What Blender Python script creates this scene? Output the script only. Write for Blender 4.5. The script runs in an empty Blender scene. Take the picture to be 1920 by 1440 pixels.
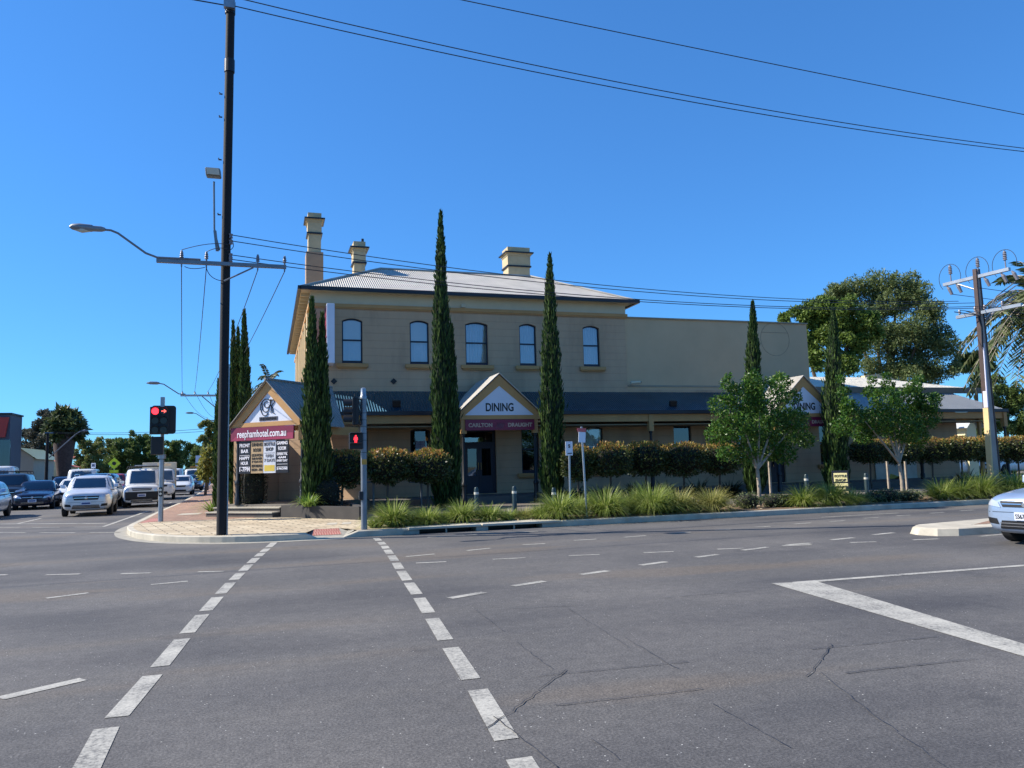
import bpy, bmesh, math, random
import numpy as np
from mathutils import Vector, Matrix
from mathutils.bvhtree import BVHTree
rnd = random.Random(7)
rng = np.random.default_rng(11)
C = bpy.context.scene.collection
SC = bpy.context.scene
# ------------------------------------------------------------------ camera
EYE = 1.6
FPX = 1455.0
def _axes(a, p, r):
    a, p, r = map(math.radians, (a, p, r))
    r0 = Vector((math.cos(a), -math.sin(a), 0))
    f = Vector((math.sin(a)*math.cos(p), math.cos(a)*math.cos(p), math.sin(p)))
    u0 = r0.cross(f)
    return math.cos(r)*r0 - math.sin(r)*u0, math.cos(r)*u0 + math.sin(r)*r0, f
RT, UP, FW = _axes(17.575, 5.983, 1.511)
cd = bpy.data.cameras.new('camera'); cam = bpy.data.objects.new('camera', cd); C.objects.link(cam)
cd.sensor_width = 36; cd.sensor_fit = 'HORIZONTAL'; cd.lens = 36*FPX/1920
cd.clip_start = .05; cd.clip_end = 4000
mw = Matrix((RT, UP, -FW)).transposed().to_4x4(); mw.translation = (0, 0, EYE)
cam.matrix_world = mw
SC.camera = cam
# ------------------------------------------------------------------ light
SUN_EL = math.radians(39.5)
SUN_DIR = Vector((-math.cos(math.radians(20)), math.sin(math.radians(20)), 0))   # towards the sun, on the ground
w = bpy.data.worlds.new('World'); SC.world = w; w.use_nodes = True
nt = w.node_tree; bg = nt.nodes['Background']
sky = nt.nodes.new('ShaderNodeTexSky'); sky.sky_type = 'NISHITA'; sky.sun_disc = False
sky.sun_elevation = SUN_EL
sky.sun_rotation = math.atan2(SUN_DIR.x, SUN_DIR.y)
sky.air_density = 1.0; sky.dust_density = 0.0; sky.ozone_density = 2.0; sky.altitude = 0
gm = nt.nodes.new('ShaderNodeGamma'); gm.inputs[1].default_value = .74
tn = nt.nodes.new('ShaderNodeMix'); tn.data_type = 'RGBA'; tn.blend_type = 'MULTIPLY'; tn.inputs[0].default_value = 1; tn.inputs[7].default_value = (.375, .95, 1.70, 1)
nt.links.new(sky.outputs[0], gm.inputs[0]); nt.links.new(gm.outputs[0], tn.inputs[6]); nt.links.new(tn.outputs[2], bg.inputs[0]); bg.inputs[1].default_value = 0.1
sd = bpy.data.lights.new('sun', 'SUN'); sd.energy = 4.8; sd.angle = math.radians(.5); sd.color = (1, .93, .83)
so = bpy.data.objects.new('sun', sd); C.objects.link(so)
tosun = Vector((SUN_DIR.x*math.cos(SUN_EL), SUN_DIR.y*math.cos(SUN_EL), math.sin(SUN_EL)))
so.rotation_euler = tosun.to_track_quat('Z', 'Y').to_euler(); so.location = (-20, 10, 40)
SC.view_settings.view_transform = 'Standard'; SC.view_settings.look = 'None'
SC.view_settings.exposure = 0.8; SC.view_settings.gamma = 1
# ------------------------------------------------------------------ helpers
def ray(x, y):
    return FW*FPX + RT*(x-960) - UP*(y-720)
def G(x, y, z=0.):                      # point of the level z seen at that pixel
    d = ray(x, y); t = (z-EYE)/d.z
    return Vector((d.x*t, d.y*t, z))
def V(x, y, v):                         # point of the vertical plane Y = v
    d = ray(x, y); t = v/d.y
    return Vector((d.x*t, v, EYE+d.z*t))
def AT(x, y, D):                        # point at ground distance D
    d = ray(x, y); t = D/math.hypot(d.x, d.y)
    return Vector((d.x*t, d.y*t, EYE+d.z*t))
def S(r, g, b):
    f = lambda c: (c/255/12.92) if c/255 <= .04045 else ((c/255+.055)/1.055)**2.4
    return (f(r), f(g), f(b))
def nodes(m):
    m.use_nodes = True; n = m.node_tree; n.nodes.clear()
    out = n.nodes.new('ShaderNodeOutputMaterial'); return n, out
def N(n, t, **kw):
    x = n.nodes.new(t)
    for k, v in kw.items(): setattr(x, k, v)
    return x
def ramp(n, src, stops):
    r = N(n, 'ShaderNodeValToRGB'); e = r.color_ramp.elements
    while len(e) < len(stops): e.new(.5)
    for i, (p, c) in enumerate(stops):
        e[i].position = p; e[i].color = (*c, 1) if len(c) == 3 else c
    n.links.new(src, r.inputs[0]); return r.outputs[0]
def noise(n, scale, detail=4, rough=.6, vec=None, out=0):
    t = N(n, 'ShaderNodeTexNoise'); t.inputs['Scale'].default_value = scale
    t.inputs['Detail'].default_value = detail; t.inputs['Roughness'].default_value = rough
    if vec is None: vec = N(n, 'ShaderNodeNewGeometry').outputs['Position']
    n.links.new(vec, t.inputs['Vector']); return t.outputs[out]
def mixc(n, fac, a, b, mode='MIX'):
    m = N(n, 'ShaderNodeMix', data_type='RGBA', blend_type=mode)
    for s, v in ((0, fac), (6, a), (7, b)):
        if hasattr(v, 'links') or hasattr(v, 'is_linked'): n.links.new(v, m.inputs[s])
        elif s == 0: m.inputs[0].default_value = v
        else: m.inputs[s].default_value = (*v, 1)
    return m.outputs[2]
def mth(n, op, a, b=0.):
    m = N(n, 'ShaderNodeMath', operation=op)
    for i, v in enumerate((a, b)):
        if hasattr(v, 'is_linked'): n.links.new(v, m.inputs[i])
        else: m.inputs[i].default_value = v
    return m.outputs[0]
def bsdf(n, out, col, rough=.6, metal=0, height=None, bump=.3, dist=.02, spec=.5):
    p = N(n, 'ShaderNodeBsdfPrincipled')
    if hasattr(col, 'is_linked'): n.links.new(col, p.inputs['Base Color'])
    else: p.inputs['Base Color'].default_value = (*col, 1)
    if hasattr(rough, 'is_linked'): n.links.new(rough, p.inputs['Roughness'])
    else: p.inputs['Roughness'].default_value = rough
    p.inputs['Metallic'].default_value = metal; p.inputs['Specular IOR Level'].default_value = spec
    if height is not None:
        b = N(n, 'ShaderNodeBump'); b.inputs['Strength'].default_value = bump; b.inputs['Distance'].default_value = dist
        n.links.new(height, b.inputs['Height']); n.links.new(b.outputs[0], p.inputs['Normal'])
    n.links.new(p.outputs[0], out.inputs[0]); return p
_mats = {}
def mat(name, col, rough=.6, metal=0, var=.18, scale=1.5, bump=.15, bscale=30, spec=.5):
    if name in _mats: return _mats[name]
    m = bpy.data.materials.new(name); _mats[name] = m; n, out = nodes(m)
    a = noise(n, scale, 5); dk = tuple(c*(1-var) for c in col); lt = tuple(min(1, c*(1+var)) for c in col)
    c = ramp(n, a, [(.3, dk), (.7, lt)])
    h = noise(n, bscale, 3) if bump else None
    bsdf(n, out, c, rough, metal, h, bump, .01, spec); return m
def emit(name, col, s):
    m = bpy.data.materials.new(name); n, out = nodes(m); e = N(n, 'ShaderNodeEmission')
    e.inputs[0].default_value = (*col, 1); e.inputs[1].default_value = s; n.links.new(e.outputs[0], out.inputs[0]); return m
def glassmat(name, tint, refl=.3, rough=.02, dark=.6):
    m = bpy.data.materials.new(name); n, out = nodes(m)
    g = N(n, 'ShaderNodeBsdfGlossy'); g.inputs['Roughness'].default_value = rough; g.inputs[0].default_value = (.9, .95, 1, 1)
    t = N(n, 'ShaderNodeBsdfTransparent'); t.inputs[0].default_value = (*tint, 1)
    f = N(n, 'ShaderNodeFresnel'); f.inputs[0].default_value = 1.5
    k = mth(n, 'ADD', mth(n, 'MULTIPLY', f.outputs[0], .9), refl*.5)
    x = N(n, 'ShaderNodeMixShader'); n.links.new(k, x.inputs[0]); n.links.new(t.outputs[0], x.inputs[1]); n.links.new(g.outputs[0], x.inputs[2])
    n.links.new(x.outputs[0], out.inputs[0]); return m
def leafmat(name, cols, gloss=.45, trans=.3, spec=.4):
    m = bpy.data.materials.new(name); n, out = nodes(m)
    g = N(n, 'ShaderNodeNewGeometry')
    k = len(cols); c = ramp(n, g.outputs['Random Per Island'], [(i/(k-1), S(*q)) for i, q in enumerate(cols)])
    p = N(n, 'ShaderNodeBsdfPrincipled'); n.links.new(c, p.inputs['Base Color'])
    p.inputs['Roughness'].default_value = gloss; p.inputs['Specular IOR Level'].default_value = spec
    t = N(n, 'ShaderNodeBsdfTranslucent'); n.links.new(c, t.inputs[0])
    x = N(n, 'ShaderNodeMixShader'); x.inputs[0].default_value = trans
    n.links.new(p.outputs[0], x.inputs[1]); n.links.new(t.outputs[0], x.inputs[2]); n.links.new(x.outputs[0], out.inputs[0])
    return m
# ---- mesh builder
class B:
    def __init__(s): s.v = []; s.f = []; s.m = []; s.mi = 0
    def add(s, vs, fs):
        o = len(s.v); s.v += [tuple(p) for p in vs]; s.f += [tuple(i+o for i in f) for f in fs]; s.m += [s.mi]*len(fs); return s
    def box(s, a, b):
        x0, y0, z0 = a; x1, y1, z1 = b
        x0, x1 = sorted((x0, x1)); y0, y1 = sorted((y0, y1)); z0, z1 = sorted((z0, z1))
        return s.add([(x0,y0,z0),(x1,y0,z0),(x1,y1,z0),(x0,y1,z0),(x0,y0,z1),(x1,y0,z1),(x1,y1,z1),(x0,y1,z1)],
              [(0,3,2,1),(4,5,6,7),(0,1,5,4),(1,2,6,5),(2,3,7,6),(3,0,4,7)])
    def obox(s, o, ex, ey, ez):             # oriented box from corner
        o = Vector(o); ex = Vector(ex); ey = Vector(ey); ez = Vector(ez)
        p = [o, o+ex, o+ex+ey, o+ey]; p = p+[q+ez for q in p]
        return s.add(p, [(0,3,2,1),(4,5,6,7),(0,1,5,4),(1,2,6,5),(2,3,7,6),(3,0,4,7)])
    def quad(s, *p): return s.add(p, [tuple(range(len(p)))])
    def prism(s, poly, ext):                # polygon swept along ext
        ext = Vector(ext); p = [Vector(q) for q in poly]; k = len(p)
        return s.add(p+[q+ext for q in p], [tuple(range(k))[::-1], tuple(range(k, 2*k))]+[(i, (i+1) % k, k+(i+1) % k, k+i) for i in range(k)])
    def tube(s, pts, r, n=8, cap=True):
        pts = [Vector(p) for p in pts]; k = len(pts); rs = r if isinstance(r, (list, tuple)) else [r]*k
        vs = []; ref = None
        for i, p in enumerate(pts):
            d = (pts[min(i+1, k-1)]-pts[max(i-1, 0)]).normalized()
            if ref is None: ref = Vector((0, 0, 1)) if abs(d.z) < .9 else Vector((1, 0, 0))
            a = d.cross(ref).normalized(); b = d.cross(a)
            ref = ref - d*ref.dot(d) if abs(ref.dot(d)) < .95 else b
            for j in range(n):
                t = 2*math.pi*j/n; vs.append(p+(a*math.cos(t)+b*math.sin(t))*rs[i])
        fs = [(i*n+j, i*n+(j+1) % n, (i+1)*n+(j+1) % n, (i+1)*n+j) for i in range(k-1) for j in range(n)]
        if cap: fs += [tuple(range(n))[::-1], tuple(range((k-1)*n, k*n))]
        return s.add(vs, fs)
    def lathe(s, c, prof, n=16, axis='z'):   # prof: (radius, height)
        c = Vector(c); vs = []
        for r, h in prof:
            for j in range(n):
                t = 2*math.pi*j/n; a, b = r*math.cos(t), r*math.sin(t)
                vs.append(c+Vector((a, b, h) if axis == 'z' else ((h, a, b) if axis == 'x' else (a, h, b))))
        k = len(prof)
        fs = [(i*n+j, i*n+(j+1) % n, (i+1)*n+(j+1) % n, (i+1)*n+j) for i in range(k-1) for j in range(n)]
        fs += [tuple(range(n))[::-1], tuple(range((k-1)*n, k*n))]
        return s.add(vs, fs)
    def build(s, name, m=None, parent=None, smooth=False, bevel=0, fix=True):
        me = bpy.data.meshes.new(name); o = bpy.data.objects.new(name, me); C.objects.link(o)
        off = Vector((0, 0, 0))
        if parent is not None:
            q = parent
            while q is not None: off += q.location; q = q.parent
            o.parent = parent
        me.from_pydata([tuple(Vector(p)-off) for p in s.v], [], s.f)
        for x in (m if isinstance(m, (list, tuple)) else [m] if m else []): me.materials.append(x)
        if max(s.m, default=0): me.polygons.foreach_set('material_index', s.m)
        if fix or bevel:
            bm = bmesh.new(); bm.from_mesh(me)
            if fix: bmesh.ops.recalc_face_normals(bm, faces=bm.faces)
            if bevel:
                bmesh.ops.bevel(bm, geom=[e for e in bm.edges if len(e.link_faces) == 2 and e.calc_face_angle(0) > .6], offset=bevel, segments=2, affect='EDGES', profile=.5)
            bm.to_mesh(me); bm.free()
        if smooth:
            me.polygons.foreach_set('use_smooth', [True]*len(me.polygons))
            try: me.set_sharp_from_angle(angle=math.radians(40))
            except Exception: pass
        me.update(); return o
def tag(o, label=None, cat=None, group=None, kind=None):
    if label: o['label'] = label
    if cat: o['category'] = cat
    if group: o['group'] = group
    if kind: o['kind'] = kind
    return o
def thing(name, label, cat, loc=(0, 0, 0), group=None):
    o = bpy.data.objects.new(name, None); C.objects.link(o); o.location = loc; o.empty_display_size = .2
    return tag(o, label, cat, group)
def kids(o): return [c for c in C.objects if c.parent == o]
def copy_tree(o, parent=None):
    c = o.copy(); C.objects.link(c)
    if parent is not None: c.parent = parent
    for ch in list(o.children): copy_tree(ch, c)
    return c
def struct(name, b, m, smooth=False): return tag(b.build(name, m, None, smooth), kind='structure')
def wpos(o):
    p = Vector((0, 0, 0))
    while o is not None: p += o.location; o = o.parent
    return p
def text(body, m, parent, o, ex, ez, size, name='lettering', bold=0, align='CENTER', sx=1, fit=None):
    """flat lettering; o = baseline anchor (world), ex / ez = text axes"""
    cu = bpy.data.curves.new(name, 'FONT'); cu.body = body; cu.size = size; cu.align_x = align; cu.extrude = .003; cu.offset = bold
    t = bpy.data.objects.new(name, cu); C.objects.link(t)
    dg = bpy.context.evaluated_depsgraph_get(); dg.update()
    me = bpy.data.meshes.new_from_object(t.evaluated_get(dg)); bpy.data.objects.remove(t); bpy.data.curves.remove(cu)
    ex = Vector(ex).normalized(); ez = Vector(ez).normalized(); en = ex.cross(ez)
    if fit:
        xs = [v.co.x for v in me.vertices]; sx = fit/(max(xs)-min(xs))
    off = wpos(parent)
    for v in me.vertices:
        c = v.co.copy(); v.co = Vector(o)+ex*c.x*sx+ez*c.y+en*c.z-off
    me.materials.clear(); me.materials.append(m)
    ob = bpy.data.objects.new(name, me); C.objects.link(ob); ob.parent = parent; return ob
def npmesh(name, co, nper, m, parent=None, off=(0, 0, 0), smooth=False):
    """co: (F*nper,3) vertices; every nper vertices one face"""
    co = np.asarray(co, np.float32)-np.asarray(off, np.float32); nf = len(co)//nper
    me = bpy.data.meshes.new(name); me.vertices.add(len(co)); me.vertices.foreach_set('co', co.ravel())
    me.loops.add(len(co)); me.loops.foreach_set('vertex_index', np.arange(len(co), dtype=np.int32))
    me.polygons.add(nf); me.polygons.foreach_set('loop_start', np.arange(0, len(co), nper, dtype=np.int32))
    me.update(calc_edges=True); me.validate()
    for x in (m if isinstance(m, (list, tuple)) else [m]): me.materials.append(x)
    o = bpy.data.objects.new(name, me); C.objects.link(o); o.parent = parent; return o
def unit(a): return a/np.maximum(np.linalg.norm(a, axis=-1, keepdims=True), 1e-9)
def leaves(P, D, L, W, tilt=1.):
    """leaf quads (diamond-like) at P pointing along D"""
    n = len(P); D = unit(D); r = unit(rng.normal(size=(n, 3))); s = unit(np.cross(D, r))
    L = np.broadcast_to(np.asarray(L), (n,))[:, None]; W = np.broadcast_to(np.asarray(W), (n,))[:, None]
    a = P; b = P+D*L*.45+s*W*.5; c = P+D*L; d = P+D*L*.45-s*W*.5
    return np.stack([a, b, c, d], 1).reshape(-1, 3)
# ================================================================== SETTING
def asphalt():
    m = bpy.data.materials.new('asphalt'); n, out = nodes(m)
    pos = N(n, 'ShaderNodeNewGeometry').outputs['Position']
    mp = N(n, 'ShaderNodeMapping'); mp.inputs['Scale'].default_value = (.12, .55, 1); n.links.new(pos, mp.inputs[0])
    band = noise(n, 1.0, 3, .5, mp.outputs[0])          # wear bands along the traffic
    big = noise(n, .35, 4, .6, pos)
    fine = noise(n, 55, 3, .75, pos)
    mid = noise(n, 9, 4, .7, pos)
    c = ramp(n, band, [(.34, S(70, 69, 70)), (.48, S(90, 88, 86)), (.56, S(96, 93, 89)), (.64, S(108, 99, 88))])
    c = mixc(n, mth(n, 'MULTIPLY', big, .8), c, ramp(n, big, [(.33, S(70, 69, 70)), (.67, S(112, 108, 103))]))
    c = mixc(n, .55, c, ramp(n, fine, [(.36, (.16, .16, .165)), (.52, (.5, .5, .5)), (.68, (.97, .97, .95))]), 'OVERLAY')
    c = mixc(n, .35, c, ramp(n, mid, [(.35, (.3, .3, .3)), (.65, (.66, .66, .65))]), 'OVERLAY')
    oil = mth(n, 'MULTIPLY', mth(n, 'GREATER_THAN', noise(n, .8, 6, .72, pos), .62), mth(n, 'GREATER_THAN', noise(n, .22, 2, .5, pos), .47))
    c = mixc(n, mth(n, 'MULTIPLY', oil, .28), c, S(58, 57, 58))
    vo = N(n, 'ShaderNodeTexVoronoi'); vo.inputs['Scale'].default_value = 17; n.links.new(pos, vo.inputs['Vector'])
    sp = mth(n, 'MULTIPLY', mth(n, 'LESS_THAN', vo.outputs['Distance'], .09), mth(n, 'GREATER_THAN', noise(n, 3, 2, .5, pos), .55))
    c = mixc(n, mth(n, 'MULTIPLY', sp, .8), c, S(190, 188, 180))
    bsdf(n, out, c, .82, 0, fine, .5, .012, .35); return m
def paint():
    m = bpy.data.materials.new('road_paint'); n, out = nodes(m)
    a = noise(n, 30, 5, .8); b = noise(n, 2.5, 4, .6)
    k = mth(n, 'ADD', mth(n, 'MULTIPLY', a, .75), mth(n, 'MULTIPLY', b, .45))
    c = ramp(n, k, [(.47, S(98, 96, 92)), (.55, S(144, 141, 132)), (.70, S(178, 174, 162))])
    bsdf(n, out, c, .75, 0, a, .3, .01); return m
ASPH = asphalt(); PAINT = paint()
def pavers(name, c1, c2, mortar, bw, bh, rot=0., msize=.012):
    m = bpy.data.materials.new(name); n, out = nodes(m)
    pos = N(n, 'ShaderNodeNewGeometry').outputs['Position']
    mp = N(n, 'ShaderNodeMapping'); mp.inputs['Rotation'].default_value = (0, 0, rot); n.links.new(pos, mp.inputs[0])
    b = N(n, 'ShaderNodeTexBrick'); n.links.new(mp.outputs[0], b.inputs['Vector'])
    b.inputs['Color1'].default_value = (*c1, 1); b.inputs['Color2'].default_value = (*c2, 1); b.inputs['Mortar'].default_value = (*mortar, 1)
    b.inputs['Scale'].default_value = 1; b.inputs['Brick Width'].default_value = bw; b.inputs['Row Height'].default_value = bh; b.inputs['Mortar Size'].default_value = msize
    c = mixc(n, .6, b.outputs[0], ramp(n, noise(n, 1.3, 5, .7), [(.3, (.28, .27, .25)), (.7, (.72, .72, .72))]), 'OVERLAY')
    bsdf(n, out, c, .8, 0, b.outputs['Fac'], -.4, .01); return m
CONC = mat('concrete', S(178, 170, 152), .85, var=.22, scale=2.5, bscale=60)
CONC_OLD = mat('old_concrete', S(150, 145, 132), .9, var=.25, scale=3, bscale=60)
PAV_CREAM = pavers('cream_pavers', S(196, 180, 150), S(176, 158, 128), S(95, 84, 70), .6, .3, math.radians(-12), .018)
PAV_BROWN = pavers('brown_brick_pavers', S(160, 128, 104), S(140, 108, 88), S(92, 78, 66), .22, .11, .3, .008)
PAV_DARK = pavers('grey_pavers', S(120, 112, 100), S(106, 98, 88), S(80, 72, 62), .4, .2, 0, .012)
TACT = pavers('red_tactile_pavers', S(160, 92, 80), S(146, 82, 72), S(176, 128, 114), .06, .6, 0, .016)
MULCH = mat('mulch', S(112, 90, 66), .95, var=.5, scale=14, bump=.8, bscale=45)
GRASSG = mat('dry_ground', S(110, 104, 78), .95, var=.3, scale=.3, bump=.2)
b = B(); b.quad((-1500, -1500, -.06), (1500, -1500, -.06), (1500, 1500, -.06), (-1500, 1500, -.06)); struct('ground', b, GRASSG)
b = B(); b.quad((-140, -40, 0), (150, -40, 0), (150, 40, 0), (-3, 40, 0), (-3, 330, 0), (-60, 330, 0), (-60, 40, 0), (-140, 40, 0)); struct('road', b, ASPH)
# --- kerb line of the hotel corner (ground points read off the picture)
KL = [G(393, 910), G(378, 924), G(364, 933), G(330, 950.5), G(298, 964.5), Vector((-3.95, 28.2, 0)), Vector((-3.92, 26, 0)), Vector((-3.72, 24.2, 0)),
      Vector((-3.3, 22.4, 0)), Vector((-2.6, 20.9, 0)), Vector((-1.75, 19.9, 0)), Vector((-.7, 19.25, 0)), Vector((.6, 19.0, 0)), Vector((3.2, 19.0, 0)), Vector((7.1, 19.0, 0)), Vector((130, 19.0, 0))]
KL[0] = Vector((-7.2, 110, 0)); KL.insert(0, Vector((-16, 330, 0)))
def smooth_line(pts, a, bb, k=4):           # Catmull-Rom between indices a..bb
    out = list(pts[:a])
    for i in range(a, bb):
        p0, p1, p2, p3 = pts[max(i-1, 0)], pts[i], pts[i+1], pts[min(i+2, len(pts)-1)]
        for j in range(k):
            t = j/k; out.append(.5*((2*p1)+(p2-p0)*t+(2*p0-5*p1+4*p2-p3)*t*t+(3*p1-p0-3*p2+p3)*t**3))
    return out+list(pts[bb:])
KL = smooth_line(KL, 5, 14)
def offset(pts, d):
    o = []
    for i, p in enumerate(pts):
        t = (pts[min(i+1, len(pts)-1)]-pts[max(i-1, 0)]).normalized(); o.append(p+Vector((-t.y, t.x, 0))*d)
    return o
def strip(b, A, Bq, za, zb):
    for i in range(len(A)-1):
        b.quad((A[i].x, A[i].y, za), (A[i+1].x, A[i+1].y, za), (Bq[i+1].x, Bq[i+1].y, zb), (Bq[i].x, Bq[i].y, zb))
def zk(p):                                   # kerb drops at the two crossing ramps
    r = .15
    if 0.9 < p.x < 1.75 and p.y < 20: r = .03
    return r
KIN = offset(KL, .16)
def densify(pts, step):
    o = []
    for a, c in zip(pts[:-1], pts[1:]):
        k = max(1, int((c-a).length/step)) if (c-a).length < 40 else 1
        o += [a.lerp(c, j/k) for j in range(k)]
    return o+[pts[-1]]
KD = densify(KL, .25); KID = offset(KD, .16); KOD = offset(KD, -.32)
b = B()
for i in range(len(KD)-1):
    if 3.25 < KD[i].x < 7.0 and KD[i].y < 20: continue          # drain opening
    h0, h1 = zk(KD[i]), zk(KD[i+1]); a0, a1, c0, c1 = KD[i], KD[i+1], KID[i], KID[i+1]
    b.quad((a0.x, a0.y, -.02), (a1.x, a1.y, -.02), (a1.x, a1.y+.0, h1-.02), (a0.x, a0.y, h0-.02))
    e0 = a0.lerp(c0, .15); e1 = a1.lerp(c1, .15)
    b.quad((a0.x, a0.y, h0-.02), (a1.x, a1.y, h1-.02), (e1.x, e1.y, h1), (e0.x, e0.y, h0))
    b.quad((e0.x, e0.y, h0), (e1.x, e1.y, h1), (c1.x, c1.y, h1), (c0.x, c0.y, h0))
struct('kerb', b, CONC)
b = B(); A = [p for p in KD if -4.5 < p.x < 1.9 and p.y < 36]; O = [q for p, q in zip(KD, KOD) if -4.5 < p.x < 1.9 and p.y < 36]; strip(b, A, O, .004, .004)
struct('gutter_apron', b, CONC_OLD)
# pavement body
inner = [p for p in KID]
notch = lambda P: [Vector((p.x, 20.15, p.z)) if .88 < p.x < 1.77 and p.y < 20 else p for p in P]
b = B(); b.add([(p.x, p.y, .146) for p in notch(inner)]+[(130, 330, .146)], [tuple(range(len(inner)+1))]); struct('pavement', b, PAV_DARK)
ci = [p for p in inner if p.y < 26.6 and p.x < 3.0]
b = B(); b.add([(p.x, p.y, .151) for p in notch(ci)]+[(2.95, 22.3, .151), (1.4, 25.2, .151), (-1.3, 26.9, .151)], [tuple(range(len(ci)+3))]); struct('corner_paving', b, PAV_CREAM)
ci = [p for p in inner if 26.4 < p.y < 340 and p.x < -2]
b = B(); strip(b, ci, [Vector((max(p.x+3.4, -1.2) if p.y < 60 else p.x+3, p.y, 0)) for p in ci], .152, .152); struct('footpath', b, PAV_BROWN)
# crossing ramp with tactile paving, sunk into the corner (a shallow concrete wedge)
b = B(); b.quad((.9, 19.13, .026), (1.75, 19.13, .026), (1.75, 20.16, .15), (.9, 20.16, .15)); b.quad((.62, 19.14, .15), (.9, 19.13, .026), (.9, 20.16, .15), (.62, 20.2, .15)); b.quad((1.75, 19.13, .026), (2.0, 19.14, .15), (2.0, 20.2, .15), (1.75, 20.16, .15)); struct('kerb_ramp', b, CONC_OLD)
b = B(); b.quad((.93, 19.35, .06), (1.72, 19.35, .06), (1.72, 20.1, .15), (.93, 20.1, .15)); struct('tactile_paving', b, TACT)
b = B(); p = [G(262, 981, .156), G(300, 976.5, .156), G(302, 971.5, .156), G(285, 972, .156)]; b.quad(*p); struct('tactile_strip', b, TACT)
b = B()
for q in [(330, 966, 376, 961.5), (318, 984, 330, 979), (612, 984, 626, 980), (640, 983, 652, 979)]:
    p0 = G(q[0], q[1], .157); p1 = G(q[2], q[3], .157); b.quad((p0.x, p0.y, .157), (p1.x, p0.y, .157), (p1.x+.1, p1.y, .157), (p0.x+.1, p1.y, .157))
struct('access_cover', b, CONC)
# planting bed
b = B(); b.quad((2.9, 19.16, .158), (60, 19.16, .158), (60, 22.0, .158), (3.3, 22.0, .158)); struct('planting_bed', b, MULCH)
# --- markings
mk = B()
def mark(x0, y0, x1, y1, wd=.1):
    a = G(x0, y0); c = G(x1, y1); d = (c-a).normalized(); s = Vector((-d.y, d.x, 0))*wd/2
    k = max(1, int((c-a).length/.4)); pl = []
    for i in range(k+1):
        p = a.lerp(c, i/k); e = rnd.uniform(-.006, .006); pl.append((p+s*(1+e*8), p-s*(1+e*8)))
    for i in range(k): mk.quad(*[(q.x, q.y, .004) for q in (pl[i][0], pl[i+1][0], pl[i+1][1], pl[i][1])])
for q in [(0,1310,156,1274,.13),(87,1122,166,1112),(283,1096.5,352,1090),(86,1078,150,1076.5),(227,1076,282,1074.5),(371,1072.5,420,1071.5),(-40,1079,13,1078),
          (761,1044,815,1039),(780,1056,837,1053.5),(843,1122,908,1111,.13),(876,1032.5,920,1028),(924,1049,986,1046),(962,1099,1021,1090,.13),(1089,1077.5,1140,1070.5,.13),
          (1201,1060,1249,1053.5,.13),(1305,1045,1345,1040,.13),(1393,1032,1440,1026,.13),(1475,1022,1520,1018.5,.13),(1559,1012.5,1600,1008.5,.13),(1637,1003,1675,999,.13),(1066,1042,1124,1040),(1207,1036.5,1263,1034.5),
          (1345,1030,1395,1028),(1467,1023.6,1521,1021.5),(1594,1017.5,1643,1016),(1712,1012.5,1760,1010.5),(1837,1006,1880,1002),
          (980,1021.5,1022,1019.5),(1076,1013.5,1118,1011),(1171,1007.5,1211,1004.5),(1255,1000.5,1295,998),(1340,994.5,1371,992.5),(1415,988.5,1445,987),(1489,983,1521,980.5),
          (1555,978,1584,976.5),(1620,972,1647,970.5),(1681,967.5,1707,966),(1744,962.5,1770,961),(1800,958,1825,956.5),(1540,970,1685,962,.08),(801,1007.6,1009,996,.08),
          (1490,1093,1980,1056,.12),(0,982.7,200,981.3,.2),(-30,989,37,989),(60,989,112,988.7),(139,988.5,196,988),(-20,999,48,999,.12),(75,999,141,999,.12),(168,998.7,226,998.5,.12),
          (33,982,77,972,.12),(193,988,278,958,.12),(300,949,322,942,.1),(345,929,352,925,.1),(352,921,358,917.5,.1)]: mark(*q)
tag(mk.build('lane_markings', PAINT), kind='structure')
mk = B()
def dash(xa, ya, xb, yb, wd):
    a = G(xa, ya); c = G(xb, yb); d = (c-a).normalized(); s = Vector((1, 0, 0))*wd/2; k = 6
    for i in range(k):
        p, q = a.lerp(c, i/k), a.lerp(c, (i+1)/k); e = [rnd.uniform(-.012, .012) for _ in range(4)]
        mk.quad((p.x-s.x, p.y, .004), (p.x+s.x, p.y, .004), (q.x+s.x, q.y, .004), (q.x-s.x, q.y, .004))
yl = [(115,133),(137,151),(154,167),(173,192),(198,222),(229,255),(266,307),(320,371),(386,455),(477,580),(614,770),(812,1040)]
xl = lambda y: np.interp(y, [115, 182, 286, 420, 528, 692, 812, 960], [1028, 950, 845, 730, 642, 508, 400, 285])
for a, c in yl: dash(xl(a)/2, 960+a/2, xl(c)/2, 960+c/2, .15)
yr = [(98,108),(113,123),(127,138),(142,158),(164,184),(191,214),(222,257),(266,309),(323,379),(400,481),(510,628),(668,855),(925,1130)]
xr = lambda y: np.interp(y, [98, 113, 118, 174, 240, 287, 350, 440, 569, 668, 760, 855, 925, 1130], [1410, 1427, 1434, 1475, 1515, 1549, 1590, 1645, 1728, 1792, 1845, 1900, 1946, 2070])
for a, c in yr: dash(xr(a)/2, 960+a/2, xr(c)/2, 960+c/2, .15)
tag(mk.build('crossing_markings', PAINT), kind='structure')
b = B(); q = [G(1446, 1094), G(1533, 1091), G(1920, 1208), G(1990, 1230), G(1990, 1252), G(1920, 1231.5)]
b.add([(p.x, p.y, .0045) for p in q], [tuple(range(6))]); struct('stop_line', b, PAINT)
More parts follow.
